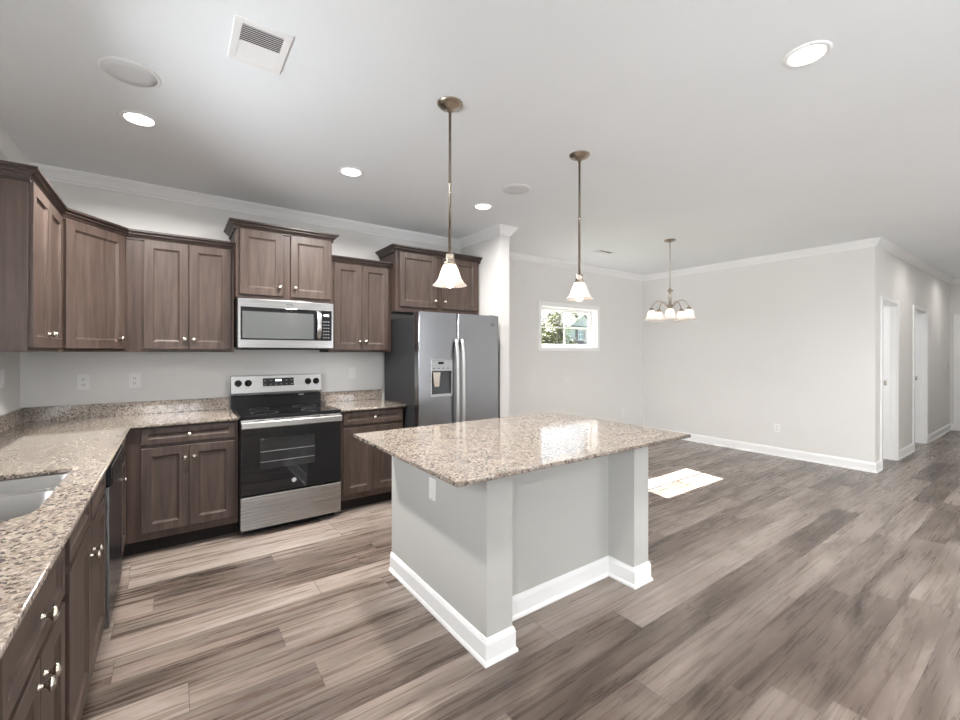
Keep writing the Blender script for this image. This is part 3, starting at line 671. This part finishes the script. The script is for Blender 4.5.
for px_, py_, pz_ in pts: rings.append([(px_ - 0.021, py_, pz_), (px_ - 0.015, py_ - 0.008, pz_), (px_ + 0.015, py_ - 0.008, pz_), (px_ + 0.021, py_, pz_), (px_ + 0.015, py_ + 0.007, pz_), (px_ - 0.015, py_ + 0.007, pz_)])
mb.loft(rings, True, True, True); mb.box(1.905, 1.931, yf - 0.012, yf, 1.521, 1.545); mb.box(1.905, 1.931, yf - 0.012, yf, 1.745, 1.769)
tag(mb.build('handle', M['steel'], fr), 'bowed stainless handle')
mb = MB(); mb.box(1.962, 2.014, yf - 0.0052, yf - 0.002, 1.722, 1.748); ds = mb.build('display', M['dark_grey'], fr)
for k in range(4): mb = MB(); mb.box(1.966 + k * 0.012, 1.973 + k * 0.012, yf - 0.0058, yf - 0.004, 1.728, 1.743); mb.build('display_digit', M['digit'], ds)
for r_ in range(6):
    for c_ in range(3):
        mb = MB(); mb.box(1.962 + c_ * 0.020, 1.972 + c_ * 0.020, yf - 0.0050, yf - 0.003, 1.535 + r_ * 0.028, 1.543 + r_ * 0.028); mb.build('keypad_key', M['grey_plastic'], fr)
mb = MB(); mb.box(1.655, 1.715, yf - 0.0012, yf + 0.001, 1.806, 1.814); mb.build('nameplate', M['dark_grey'], fr)
mb = MB(); mb.box(x0 + 0.03, x1 - 0.03, -0.44, -0.06, z0 - 0.012, z0 + 0.003, 0.003); mb.build('vent_grille', M['black'], t)

# ------------------------------------------------------------------ refrigerator
fx0, fx1, yf, fz = 2.692, 3.612, -0.886, 1.783
t = thing('refrigerator', (3.146, -0.5, 0), 'stainless side by side refrigerator with a water dispenser in its left door', 'refrigerator')
mb = MB(); mb.box(fx0 + 0.004, fx1 - 0.004, -0.800, -0.10, 0.02, 1.748, 0.006); mb.build('cabinet_body', M['fridge_side'], t)
mb = MB(); mb.box(fx0 + 0.01, fx1 - 0.01, -0.79, -0.70, 0.0, 0.09); mb.build('base_grille', M['black'], t)
def fdoor(a, b, hx0=None):
    """door slab with a softly rounded front; optional dispenser opening (x0,x1,z0,z1)"""
    mb = MB(); prof = []
    y1 = -0.806; R_ = 0.012; n = 5
    pl = [(a, y1)]
    for k in range(n + 1):
        q = math.pi + k / n * math.pi / 2; pl.append((a + R_ + R_ * math.cos(q), yf + R_ + R_ * math.sin(q)))
    if hx0: pl += [(hx0[0], yf), (hx0[1], yf)]
    for k in range(n + 1):
        q = 1.5 * math.pi + k / n * math.pi / 2; pl.append((b - R_ + R_ * math.cos(q), yf + R_ + R_ * math.sin(q)))
    pl.append((b, y1))
    zs = [0.10, fz] if not hx0 else [0.10, hx0[2], hx0[3], fz]
    vr = [[mb.bm.verts.new((x, y, z)) for x, y in pl] for z in zs]
    m = len(pl)
    hi = n + 2
    for li in range(len(zs) - 1):
        for i in range(m):
            if hx0 and li == 1 and i == hi: continue
            j = (i + 1) % m; f = mb.bm.faces.new((vr[li][i], vr[li][j], vr[li + 1][j], vr[li + 1][i])); f.smooth = (1 <= i <= n or m - n - 2 <= i <= m - 3)
    mb.bm.faces.new(list(reversed(vr[0]))); mb.bm.faces.new(vr[-1])
    if hx0:
        A = [vr[1][hi], vr[1][hi + 1], vr[2][hi + 1], vr[2][hi]]
        B = [mb.bm.verts.new((v.co.x, yf + 0.06, v.co.z)) for v in A]
        for i in range(4): mb.bm.faces.new((A[i], A[(i + 1) % 4], B[(i + 1) % 4], B[i]))
        mb.bm.faces.new(B)
    return mb
DX0, DX1, DZA, DZB = 2.818, 3.050, 0.998, 1.350
ld = fdoor(fx0, 3.108, (DX0, DX1, DZA, DZB)).build('freezer_door', M['steel_v'], t)
rd = fdoor(3.112, fx1).build('fridge_door', M['steel_v'], t)
# dispenser
mb = MB(); b_ = 0.008
for (a, b, c, d) in ((DX0, DX0 + b_, DZA, DZB), (DX1 - b_, DX1, DZA, DZB), (DX0 + b_, DX1 - b_, DZA, DZA + 0.014), (DX0 + b_, DX1 - b_, DZB - 0.008, DZB)): mb.box(a, b, yf - 0.005, yf + 0.05, c, d, 0.002)
dsp = mb.build('dispenser', M['steel'], ld)
mb = MB(); mb.box(DX0 + b_, DX1 - b_, yf - 0.002, yf + 0.055, 1.236, DZB - 0.008, 0.002); mb.build('dispenser_panel', M['grey_plastic'], dsp)
mb = MB(); mb.box(2.895, 2.955, yf - 0.0035, yf, 1.300, 1.322, 0.001); mb.build('dispenser_display', M['black'], dsp)
for k in range(4): mb = MB(); mb.box(2.84 + k * 0.05, 2.862 + k * 0.05, yf - 0.003, yf, 1.258, 1.266); mb.build('dispenser_button', M['dark_grey'], dsp)
mb = MB(); mb.box(DX0 + b_, DX1 - b_, yf + 0.045, yf + 0.058, DZA + 0.014, 1.236); mb.build('dispenser_cavity', M['dark_grey'], dsp)
mb = MB(); mb.loft([[(2.845, yf + 0.006, 1.225), (2.925, yf + 0.006, 1.225), (2.925, yf + 0.042, 1.225), (2.845, yf + 0.042, 1.225)], [(2.865, yf + 0.012, 1.090), (2.915, yf + 0.012, 1.090), (2.915, yf + 0.034, 1.090), (2.865, yf + 0.034, 1.090)]], True, True, True, False); mb.build('dispenser_paddle', M['nickel'], dsp)
mb = MB(); mb.box(DX0 + 0.012, DX1 - 0.012, yf + 0.002, yf + 0.045, DZA + 0.014, DZA + 0.020); mb.build('drip_tray', M['grey_plastic'], dsp)
for par, hx in ((ld, 3.084), (rd, 3.152)):
    mb = MB(); pts = []
    for k in range(13):
        z = 0.62 + 0.92 * k / 12; e = 1 - abs(k / 6 - 1) ** 6; pts.append((hx, yf - 0.018 - 0.034 * e, z))
    rings = []
    for (px_, py_, pz_) in pts: rings.append([(px_ + 0.019 * math.cos(q * math.pi / 4), py_ + 0.012 * math.sin(q * math.pi / 4), pz_) for q in range(8)])
    mb.loft(rings, True, True, True); mb.box(hx - 0.014, hx + 0.014, yf - 0.02, yf, 0.622, 0.65, 0.003); mb.box(hx - 0.014, hx + 0.014, yf - 0.02, yf, 1.51, 1.538, 0.003)
    tag(mb.build('handle', M['handle_steel'], par), 'tall bowed stainless handle')
badge((3.533, yf, 1.697), (0, -1, 0), 0.019, rd, M['dark_grey'], M['grey_plastic'])
for hx in (fx0 + 0.03, fx1 - 0.09): mb = MB(); mb.box(hx, hx + 0.06, -0.86, -0.72, 1.748, 1.790, 0.004); mb.build('hinge_cover', M['fridge_side'], t)

# ------------------------------------------------------------------ island
t = thing('kitchen_island', (2.66, -2.29, 0), 'grey painted kitchen island base with corner posts and white baseboard', 'island')
IX0, IX1, IY0, IY1 = 2.041, 3.287, -2.812, -1.772
PA, PB, YI = 2.1925, 3.1434, -2.622
FP = [(IX0, IY1), (IX0, IY0), (PA, IY0), (PA, YI), (PB, YI), (PB, IY0), (IX1, IY0), (IX1, IY1)]
IT = 0.905
mb = MB(); mb.prism(FP, 0, IT - 0.0215); mb.build('body', M['island'], t)
mb = MB(); mb.sweep(FP, [(o * 0.85, z) for o, z in bprof(0.118)], 0, 7, 1); mb.build('baseboard', M['trim'], t)
mb = MB(); mb.box(IX0 - 0.006, IX0 - 0.0003, -2.352, -2.282, 0.606, 0.722, 0.002); ol = tag(mb.build('electrical_outlet', M['white_plastic'], t), 'white outlet plate under the overhang')
for z in (0.642, 0.688): mb = MB(); mb.box(IX0 - 0.0075, IX0 - 0.005, -2.334, -2.300, z - 0.014, z + 0.014, 0.001); mb.build('receptacle', M['white_plastic'], ol)
mb = MB(); mb.lathe([(0.003, 0), (0.003, 0.0012), (0, 0.0014)], (IX0 - 0.006, -2.317, 0.614), (-1, 0, 0), 10); mb.build('screw', M['slot'], ol)
t = thing('island_countertop', (2.65, -2.37, IT - 0.021), 'polished speckled granite slab overhanging the kitchen island', 'countertop')
plate_mesh('slab', [[(1.786, -2.963), (3.504, -2.963), (3.516, -1.748), (1.796, -1.748)]], IT - 0.021, IT, M['granite'], t, 0.0025)

# ------------------------------------------------------------------ ceiling fixtures
def downlight(loc, label=None, power=None):
    x, y = loc
    t = thing('recessed_light', (x, y, ZC - 0.012), label, 'ceiling light', 'recessed downlights in the ceiling')
    mb = MB(); mb.lathe([(0.068, -0.003), (0.072, -0.007), (0.084, -0.006), (0.090, -0.002), (0.090, -0.0002), (0.068, -0.0002)], (x, y, ZC), Z, 36, False, False)
    mb.bm.faces.ensure_lookup_table(); mb.build('trim_ring', M['trim'], t)
    mb = MB(); mb.lathe([(0.0685, -0.0045), (0.0685, -0.0005)], (x, y, ZC), Z, 36); mb.build('lens', M['lens'], t)
    L = lamp('downlight_lamp', 'AREA', (x, y, ZC - 0.012), power or DOWN, (1.0, 0.965, 0.93), shape='DISK', size=0.15); L.data.spread = R(164)
downlight((0.724, -1.236), 'round recessed light over the left corner cabinets, below the larger ceiling speaker')
downlight((1.956, -1.230), 'round recessed light in the ceiling in front of the range')
downlight((3.195, -1.185), 'small round recessed light above the refrigerator', 15.0)
downlight((3.197, -3.660), 'big round recessed light alone on the ceiling at upper right', 20.0)
for x, y, e in ((0.72, -3.67, 15), (1.96, -3.67, 6), (1.5, -6.3, 16), (5.2, -6.3, 30), (6.0, -4.7, 24), (8.86, -3.60, 6), (11.25, -3.60, 6)):   # lamps without fixtures outside the view; living room ones added for light
    L = lamp('downlight_lamp', 'AREA', (x, y, ZC - 0.012), e, (1.0, 0.965, 0.93), shape='DISK', size=0.15); L.data.spread = R(164)
def speaker(x, y, label):
    t = thing('ceiling_speaker', (x, y, ZC - 0.008), label, 'speaker', 'flush ceiling speakers')
    mb = MB(); mb.lathe([(0.105, -0.004), (0.109, -0.005), (0.116, -0.004), (0.120, -0.0003), (0.105, -0.0003)], (x, y, ZC), Z, 40, False, False); mb.build('rim', M['trim'], t)
    mb = MB(); mb.lathe([(0.0, -0.0045), (0.06, -0.0044), (0.1055, -0.0035), (0.1055, -0.0005)], (x, y, ZC), Z, 40, False, True); mb.build('grille', M['grille'], t)
speaker(0.716, -1.727, 'flush round white ceiling speaker nearest the left wall')
speaker(3.172, -1.678, 'flush round white ceiling speaker between the two pendant lights')
def vent(x0, x1, y0, y1, label, nsl, frame):
    t = thing('ceiling_vent', ((x0 + x1) / 2, (y0 + y1) / 2, ZC - 0.01), label, 'vent')
    mb = MB()
    for a in ((x0, x1, y0, y0 + frame), (x0, x1, y1 - frame, y1), (x0, x0 + frame, y0 + frame, y1 - frame), (x1 - frame, x1, y0 + frame, y1 - frame)): mb.box(*a, ZC - 0.007, ZC - 0.0003, 0.002)
    mb.build('frame', M['trim'], t)
    mb = MB(); mb.box(x0 + frame, x1 - frame, y0 + frame, y1 - frame, ZC - 0.0018, ZC - 0.0004); mb.build('duct', M['vent_dark'], t)
    ym = (y0 + y1) / 2
    mb = MB(); mb.box(x0 + frame, x1 - frame, ym - 0.004, ym + 0.004, ZC - 0.010, ZC - 0.002); mb.build('center_bar', M['trim'], t)
    n2 = nsl // 2
    for half, (a, b, tilt) in enumerate(((y0 + frame, ym - 0.004, -1), (ym + 0.004, y1 - frame, 1))):
        for k in range(n2):
            yc = a + (b - a) * (k + 0.5) / n2; dy = (b - a) / n2 * 0.55
            zt, zb = ZC - 0.002, ZC - 0.008
            p = [(x0 + frame, yc - dy * tilt, zt), (x0 + frame, yc + dy * tilt, zb), (x0 + frame, yc + dy * tilt + 0.001, zb), (x0 + frame, yc - dy * tilt + 0.001, zt)]
            mb = MB(); mb.loft([p, [(x1 - frame, q[1], q[2]) for q in p]], True, True, True, False); mb.build('slat', M['trim'], t)
vent(1.082, 1.298, -2.436, -2.138, 'white louvred air vent on the kitchen ceiling, half of its slats dark', 18, 0.030)
vent(5.42, 5.70, -0.74, -0.60, 'thin white air vent on the ceiling near the dining window', 8, 0.018)

# ------------------------------------------------------------------ pendants
def pendant(x, y, label, glow):
    t = thing('pendant_light', (x, y, 1.76), label, 'pendant light', 'pendant lights over the island')
    mb = MB(); mb.lathe([(0.069, 0), (0.069, -0.004), (0.062, -0.008), (0.058, -0.016), (0.046, -0.020), (0.034, -0.027), (0.016, -0.031), (0.012, -0.045), (0.0, -0.046)], (x, y, ZC - 0.0003), Z, 32); mb.build('canopy', M['bronze'], t)
    mb = MB(); mb.lathe([(0.0075, 1.925), (0.0075, 2.31), (0.0095, 2.312), (0.0095, 2.33), (0.0075, 2.332), (0.0075, ZC - 0.03)], (x, y, 0), Z, 14); mb.build('rod', M['bronze'], t)
    mb = MB(); mb.lathe([(0.010, 1.945), (0.020, 1.940), (0.024, 1.930), (0.021, 1.922), (0.026, 1.916), (0.026, 1.905), (0.022, 1.902), (0.031, 1.896), (0.032, 1.884), (0.0, 1.882)], (x, y, 0), Z, 24); mb.build('socket', M['bronze'], t)
    w = lambda a, h: 0.0
    out = [(0.028, 1.890), (0.036, 1.880), (0.045, 1.860), (0.053, 1.836), (0.063, 1.808), (0.077, 1.786), (0.091, 1.773)]
    inn = [(r - 0.004, h - 0.001) for r, h in reversed(out)]
    mb = MB(); mb.lathe(out + [(0.0925, 1.7715)] + inn, (x, y, 0), Z, 40, False, False); mb.build('glass_shade', M['shade'], t)
    mb = MB(); mb.lathe([(0.012, 1.884), (0.013, 1.858), (0.024, 1.835), (0.031, 1.808), (0.029, 1.786), (0.018, 1.764), (0.0, 1.757)], (x, y, 0), Z, 20); mb.build('bulb', M['bulb'], t)
    lamp('pendant_lamp', 'SPOT', (x, y, 1.752), 8.0 * glow, WARM, shadow_soft_size=0.02, spot_size=R(150), spot_blend=0.6)
pendant(2.0955, -2.4014, 'brushed nickel pendant light hanging in front of the refrigerator', 1.0)
pendant(3.1246, -2.3971, 'brushed nickel pendant light hanging in front of the small window', 1.0)

# ------------------------------------------------------------------ chandelier
cx, cy = 5.694, -1.523
t = thing('chandelier', (cx, cy, 1.786), 'five arm brushed nickel chandelier with white glass shades in the dining area', 'chandelier')
mb = MB(); mb.lathe([(0.066, 0), (0.066, -0.006), (0.058, -0.014), (0.03, -0.022), (0.010, -0.027), (0, -0.028)], (cx, cy, ZC - 0.0003), Z, 28); mb.build('canopy', M['bronze'], t)
mb = MB(); mb.tube([(cx, cy, ZC - 0.02), (cx + 0.004, cy, 2.5), (cx, cy, 2.215)], 0.0042, 8); mb.build('cord', M['bronze'], t)
mb = MB(); mb.tube([(cx + 0.014 * math.sin(k * math.pi / 6), cy, 2.196 + 0.020 * math.cos(k * math.pi / 6)) for k in range(13)], 0.0032, 8, False); mb.build('loop', M['bronze'], t)
mb = MB(); mb.lathe([(0.004, 2.178), (0.010, 2.172), (0.014, 2.160), (0.036, 2.150), (0.038, 2.142), (0.020, 2.130), (0.013, 2.120), (0.016, 2.06), (0.018, 1.99), (0.026, 1.975), (0.030, 1.955), (0.022, 1.935), (0.010, 1.925), (0.0, 1.915)], (cx, cy, 0), Z, 24); mb.build('column', M['bronze'], t)
import math as _m
base_ang = math.atan2(CAMP.y - cy, CAMP.x - cx)
SR = 0.213
for k in range(5):
    a = base_ang + k * 2 * math.pi / 5; d = Vector((math.cos(a), math.sin(a), 0)); c = Vector((cx, cy, 0))
    pts = []
    for q, (rr, zz) in enumerate(((0.018, 1.955), (0.045, 1.965), (0.070, 1.995), (0.100, 2.022), (0.135, 2.026), (0.170, 2.008), (0.195, 1.975), (SR, 1.940))): pts.append(c + d * rr + Z * zz)
    mb = MB(); mb.tube(pts, 0.0055, 10); arm = mb.build('arm', M['bronze'], t)
    s = c + d * SR
    mb = MB(); mb.lathe([(0.008, 1.945), (0.020, 1.938), (0.025, 1.925), (0.027, 1.908), (0.0, 1.906)], s, Z, 18); mb.build('socket', M['bronze'], arm)
    out = [(0.024, 1.914), (0.036, 1.902), (0.045, 1.878), (0.052, 1.845), (0.064, 1.815), (0.086, 1.792)]
    mb = MB(); mb.lathe(out + [(0.0865, 1.790)] + [(r - 0.004, h - 0.001) for r, h in reversed(out)], s, Z, 28, False, False); mb.build('glass_shade', M['shade_white'], arm)
    mb = MB(); mb.lathe([(0.012, 1.905), (0.014, 1.88), (0.026, 1.85), (0.028, 1.83), (0.018, 1.812), (0, 1.806)], s, Z, 16); mb.build('bulb', M['bulb'], arm)
    lamp('chandelier_lamp', 'SPOT', s + Z * 1.800, 2.0, WARM, shadow_soft_size=0.02, spot_size=R(150), spot_blend=0.6)

# ------------------------------------------------------------------ outlets and switches
def wall_plate(name, c, u, n, w, h, kind, label, cat):
    c, u, n = Vector(c), Vector(u), Vector(n)
    t = thing(name, c, label, cat)
    def pl(a0, a1, b0, b1, d0, d1, nm, mat, par, bev=0.001):
        p, q = c + u * a0 + Z * b0 + n * d0, c + u * a1 + Z * b1 + n * d1
        mb = MB(); mb.box(min(p.x, q.x), max(p.x, q.x), min(p.y, q.y), max(p.y, q.y), min(p.z, q.z), max(p.z, q.z), bev); return mb.build(nm, mat, par)
    P = pl(-w / 2, w / 2, -h / 2, h / 2, 0.0003, 0.006, 'cover_plate', M['white_plastic'], t, 0.002)
    if kind == 'outlet':
        for dz in (-0.02, 0.02):
            r_ = pl(-0.016, 0.016, dz - 0.013, dz + 0.013, 0.005, 0.008, 'receptacle', M['white_plastic'], t)
            pl(-0.008, -0.005, dz - 0.004, dz + 0.006, 0.0075, 0.0084, 'slot', M['slot'], r_, 0); pl(0.005, 0.008, dz - 0.004, dz + 0.006, 0.0075, 0.0084, 'slot', M['slot'], r_, 0); pl(-0.002, 0.002, dz - 0.010, dz - 0.006, 0.0075, 0.0084, 'slot', M['slot'], r_, 0)
    else:
        pl(-0.016, 0.016, -0.033, 0.033, 0.005, 0.009, 'rocker', M['white_plastic'], t)
    return t
wall_plate('wall_outlet', (0.333, 0, 1.185), X, -Y, 0.072, 0.118, 'outlet', 'white wall outlet above the backsplash nearest the corner', 'outlet')
wall_plate('wall_outlet', (0.634, 0, 1.185), X, -Y, 0.074, 0.118, 'outlet', 'white wall outlet above the backsplash nearest the range', 'outlet')
wall_plate('light_switch', (2.386, 0, 1.197), X, -Y, 0.074, 0.118, 'switch', 'white wall switch between the range and the refrigerator', 'switch')
wall_plate('light_switch', (0, -0.402, 1.246), -Y, X, 0.074, 0.118, 'switch', 'white wall switch on the left wall at the frame edge', 'switch')
wall_plate('wall_outlet', (XR, -1.945, 0.38), Y, -X, 0.074, 0.118, 'outlet', 'white wall outlet low on the wide right wall', 'outlet')
wall_plate('wall_outlet', (7.02, YD, 0.39), X, -Y, 0.074, 0.118, 'outlet', 'white wall outlet low on the window wall behind the island', 'outlet')
wall_plate('light_switch', (12.1, YE, 1.17), X, -Y, 0.074, 0.118, 'switch', 'small white wall switch at the far end of the hall', 'switch')

# ------------------------------------------------------------------ outside the window
mb = MB(); mb.box(-60, 120, 0.6, 120, -0.75, -0.455); tag(mb.build('lawn', M['grass']), 'green lawn outside the window', 'lawn', None, 'stuff')
t = thing('neighbor_house', (54.5, 45, -0.45), 'pale blue two storey house with dark gabled roof seen through the window', 'house')
HX0, HX1, HY = 52.0, 64.0, 43.0; EZ = 5.45
mb = MB(); mb.box(HX0 + 0.3, HX1 - 0.3, HY, HY + 9, -0.45, EZ)
mb.loft([[(52.0, HY - 0.05, EZ), (58.2, HY - 0.05, EZ), (55.1, HY - 0.05, 7.55)], [(52.0, HY + 3, EZ), (58.2, HY + 3, EZ), (55.1, HY + 3, 7.55)]], True, True, True, False)
mb.build('wall', M['siding'], t)
mb = MB(); rz = 8.4
mb.loft([[(HX0 - 0.4, HY - 0.4, EZ), (HX0 - 0.4, HY + 9.4, EZ), (HX0 + 2.6, HY + 4.5, rz)], [(HX1 + 0.4, HY - 0.4, EZ), (HX1 + 0.4, HY + 9.4, EZ), (HX1 - 2, HY + 4.5, rz)]], True, True, True, False)
mb.loft([[(51.4, HY - 0.5, EZ - 0.02), (55.1, HY - 0.5, 7.75), (55.1, HY - 0.5, 7.60), (51.6, HY - 0.5, EZ - 0.1)], [(51.4, HY + 4, EZ - 0.02), (55.1, HY + 4, 7.75), (55.1, HY + 4, 7.60), (51.6, HY + 4, EZ - 0.1)]], True, True, True, False)
mb.loft([[(58.8, HY - 0.5, EZ - 0.02), (55.1, HY - 0.5, 7.75), (55.1, HY - 0.5, 7.60), (58.6, HY - 0.5, EZ - 0.1)], [(58.8, HY + 4, EZ - 0.02), (55.1, HY + 4, 7.75), (55.1, HY + 4, 7.60), (58.6, HY + 4, EZ - 0.1)]], True, True, True, False)
mb.build('roof', M['roof'], t)
mb = MB()
for sx in (-1, 1):
    mb.loft([[(55.1 + sx * 3.7, HY - 0.56, EZ - 0.12), (55.1 + sx * 3.7, HY - 0.56, EZ + 0.12), (55.1, HY - 0.56, 7.78), (55.1, HY - 0.56, 7.50)], [(55.1 + sx * 3.7, HY - 0.50, EZ - 0.12), (55.1 + sx * 3.7, HY - 0.50, EZ + 0.12), (55.1, HY - 0.50, 7.78), (55.1, HY - 0.50, 7.50)]], True, True, True, False)
mb.box(HX0 - 0.4, HX1 + 0.4, HY - 0.45, HY - 0.05, EZ - 0.35, EZ - 0.02); mb.build('fascia', M['ext_white'], t)
for wx in (54.6, 59.0):
    mb = MB(); mb.box(wx - 0.62, wx + 0.62, HY - 0.10, HY, 3.45, 5.0); wf = mb.build('window', M['ext_white'], t)
    for a in (-0.30, 0.30):
        for z in (3.9, 4.6): mb = MB(); mb.box(wx + a - 0.24, wx + a + 0.24, HY - 0.13, HY - 0.08, z - 0.3, z + 0.3); mb.build('pane', M['pane'], wf)
    for a in (-0.92, 0.92): mb = MB(); mb.box(wx + a - 0.24, wx + a + 0.24, HY - 0.12, HY, 3.4, 5.05); mb.build('shutter', M['shutter'], t)
mb = MB(); mb.loft([[(HX0, HY - 2.4, 2.5), (HX0, HY, 3.25), (HX0, HY, 2.4), (HX0, HY - 2.4, 2.4)], [(HX1, HY - 2.4, 2.5), (HX1, HY, 3.25), (HX1, HY, 2.4), (HX1, HY - 2.4, 2.4)]], True, True, True, False); mb.build('porch_roof', M['roof'], t)
for k in range(4): mb = MB(); mb.box(HX0 + 0.4 + k * 3.9, HX0 + 0.7 + k * 3.9, HY - 2.3, HY - 2.0, -0.45, 2.4); mb.build('porch_post', M['ext_white'], t)
def tree(loc, h, rad, trunk_h, nl, mat, label, seed, name='tree'):
    rnd = random.Random(seed); x, y = loc
    t = thing(name, (x, y, -0.45), label, 'tree', None)
    mb = MB(); mb.tube([(x, y, -0.44), (x + 0.05, y, trunk_h * .5), (x - 0.05, y, trunk_h), (x + 0.1, y, h * .8)], [0.16, 0.13, 0.1, 0.03], 8)
    for k in range(7):
        a = rnd.uniform(0, 6.28); z = trunk_h * rnd.uniform(.7, 1.1); mb.tube([(x, y, z), (x + math.cos(a) * rad * .4, y + math.sin(a) * rad * .4, z + rad * .4), (x + math.cos(a) * rad * .8, y + math.sin(a) * rad * .8, z + rad * .8)], [0.06, 0.04, 0.015], 6)
    mb.build('trunk', M['bark'], t)
    mb = MB(); zc = (trunk_h + h) / 2; rz = (h - trunk_h) / 2 + 0.4
    cl = [(rnd.gauss(0, .45), rnd.gauss(0, .45), rnd.gauss(0, .48)) for _ in range(34)]
    for i in range(nl):
        c = cl[i % len(cl)]; p = Vector((x + (c[0] + rnd.gauss(0, .13)) * rad, y + (c[1] + rnd.gauss(0, .13)) * rad, zc + (c[2] + rnd.gauss(0, .13)) * rz))
        p.z = max(p.z, 0.1)
        u = Vector((rnd.gauss(0, 1), rnd.gauss(0, 1), rnd.gauss(0, 1))).normalized(); w = u.orthogonal().normalized(); s = rnd.uniform(.06, .12)
        mb.quad([p - u * s, p - w * s * .5, p + u * s, p + w * s * .5])
    mb.build('crown', mat, t)
tree((22.1, 17.0), 4.6, 1.45, 1.3, 9000, M['leaf'], 'sunlit yellow green leafy tree nearest outside the window', 3)
tree((29.0, 25.0), 4.0, 1.7, 1.0, 4200, M['leaf_dark'], 'darker green tree further off behind the sunlit tree', 5)
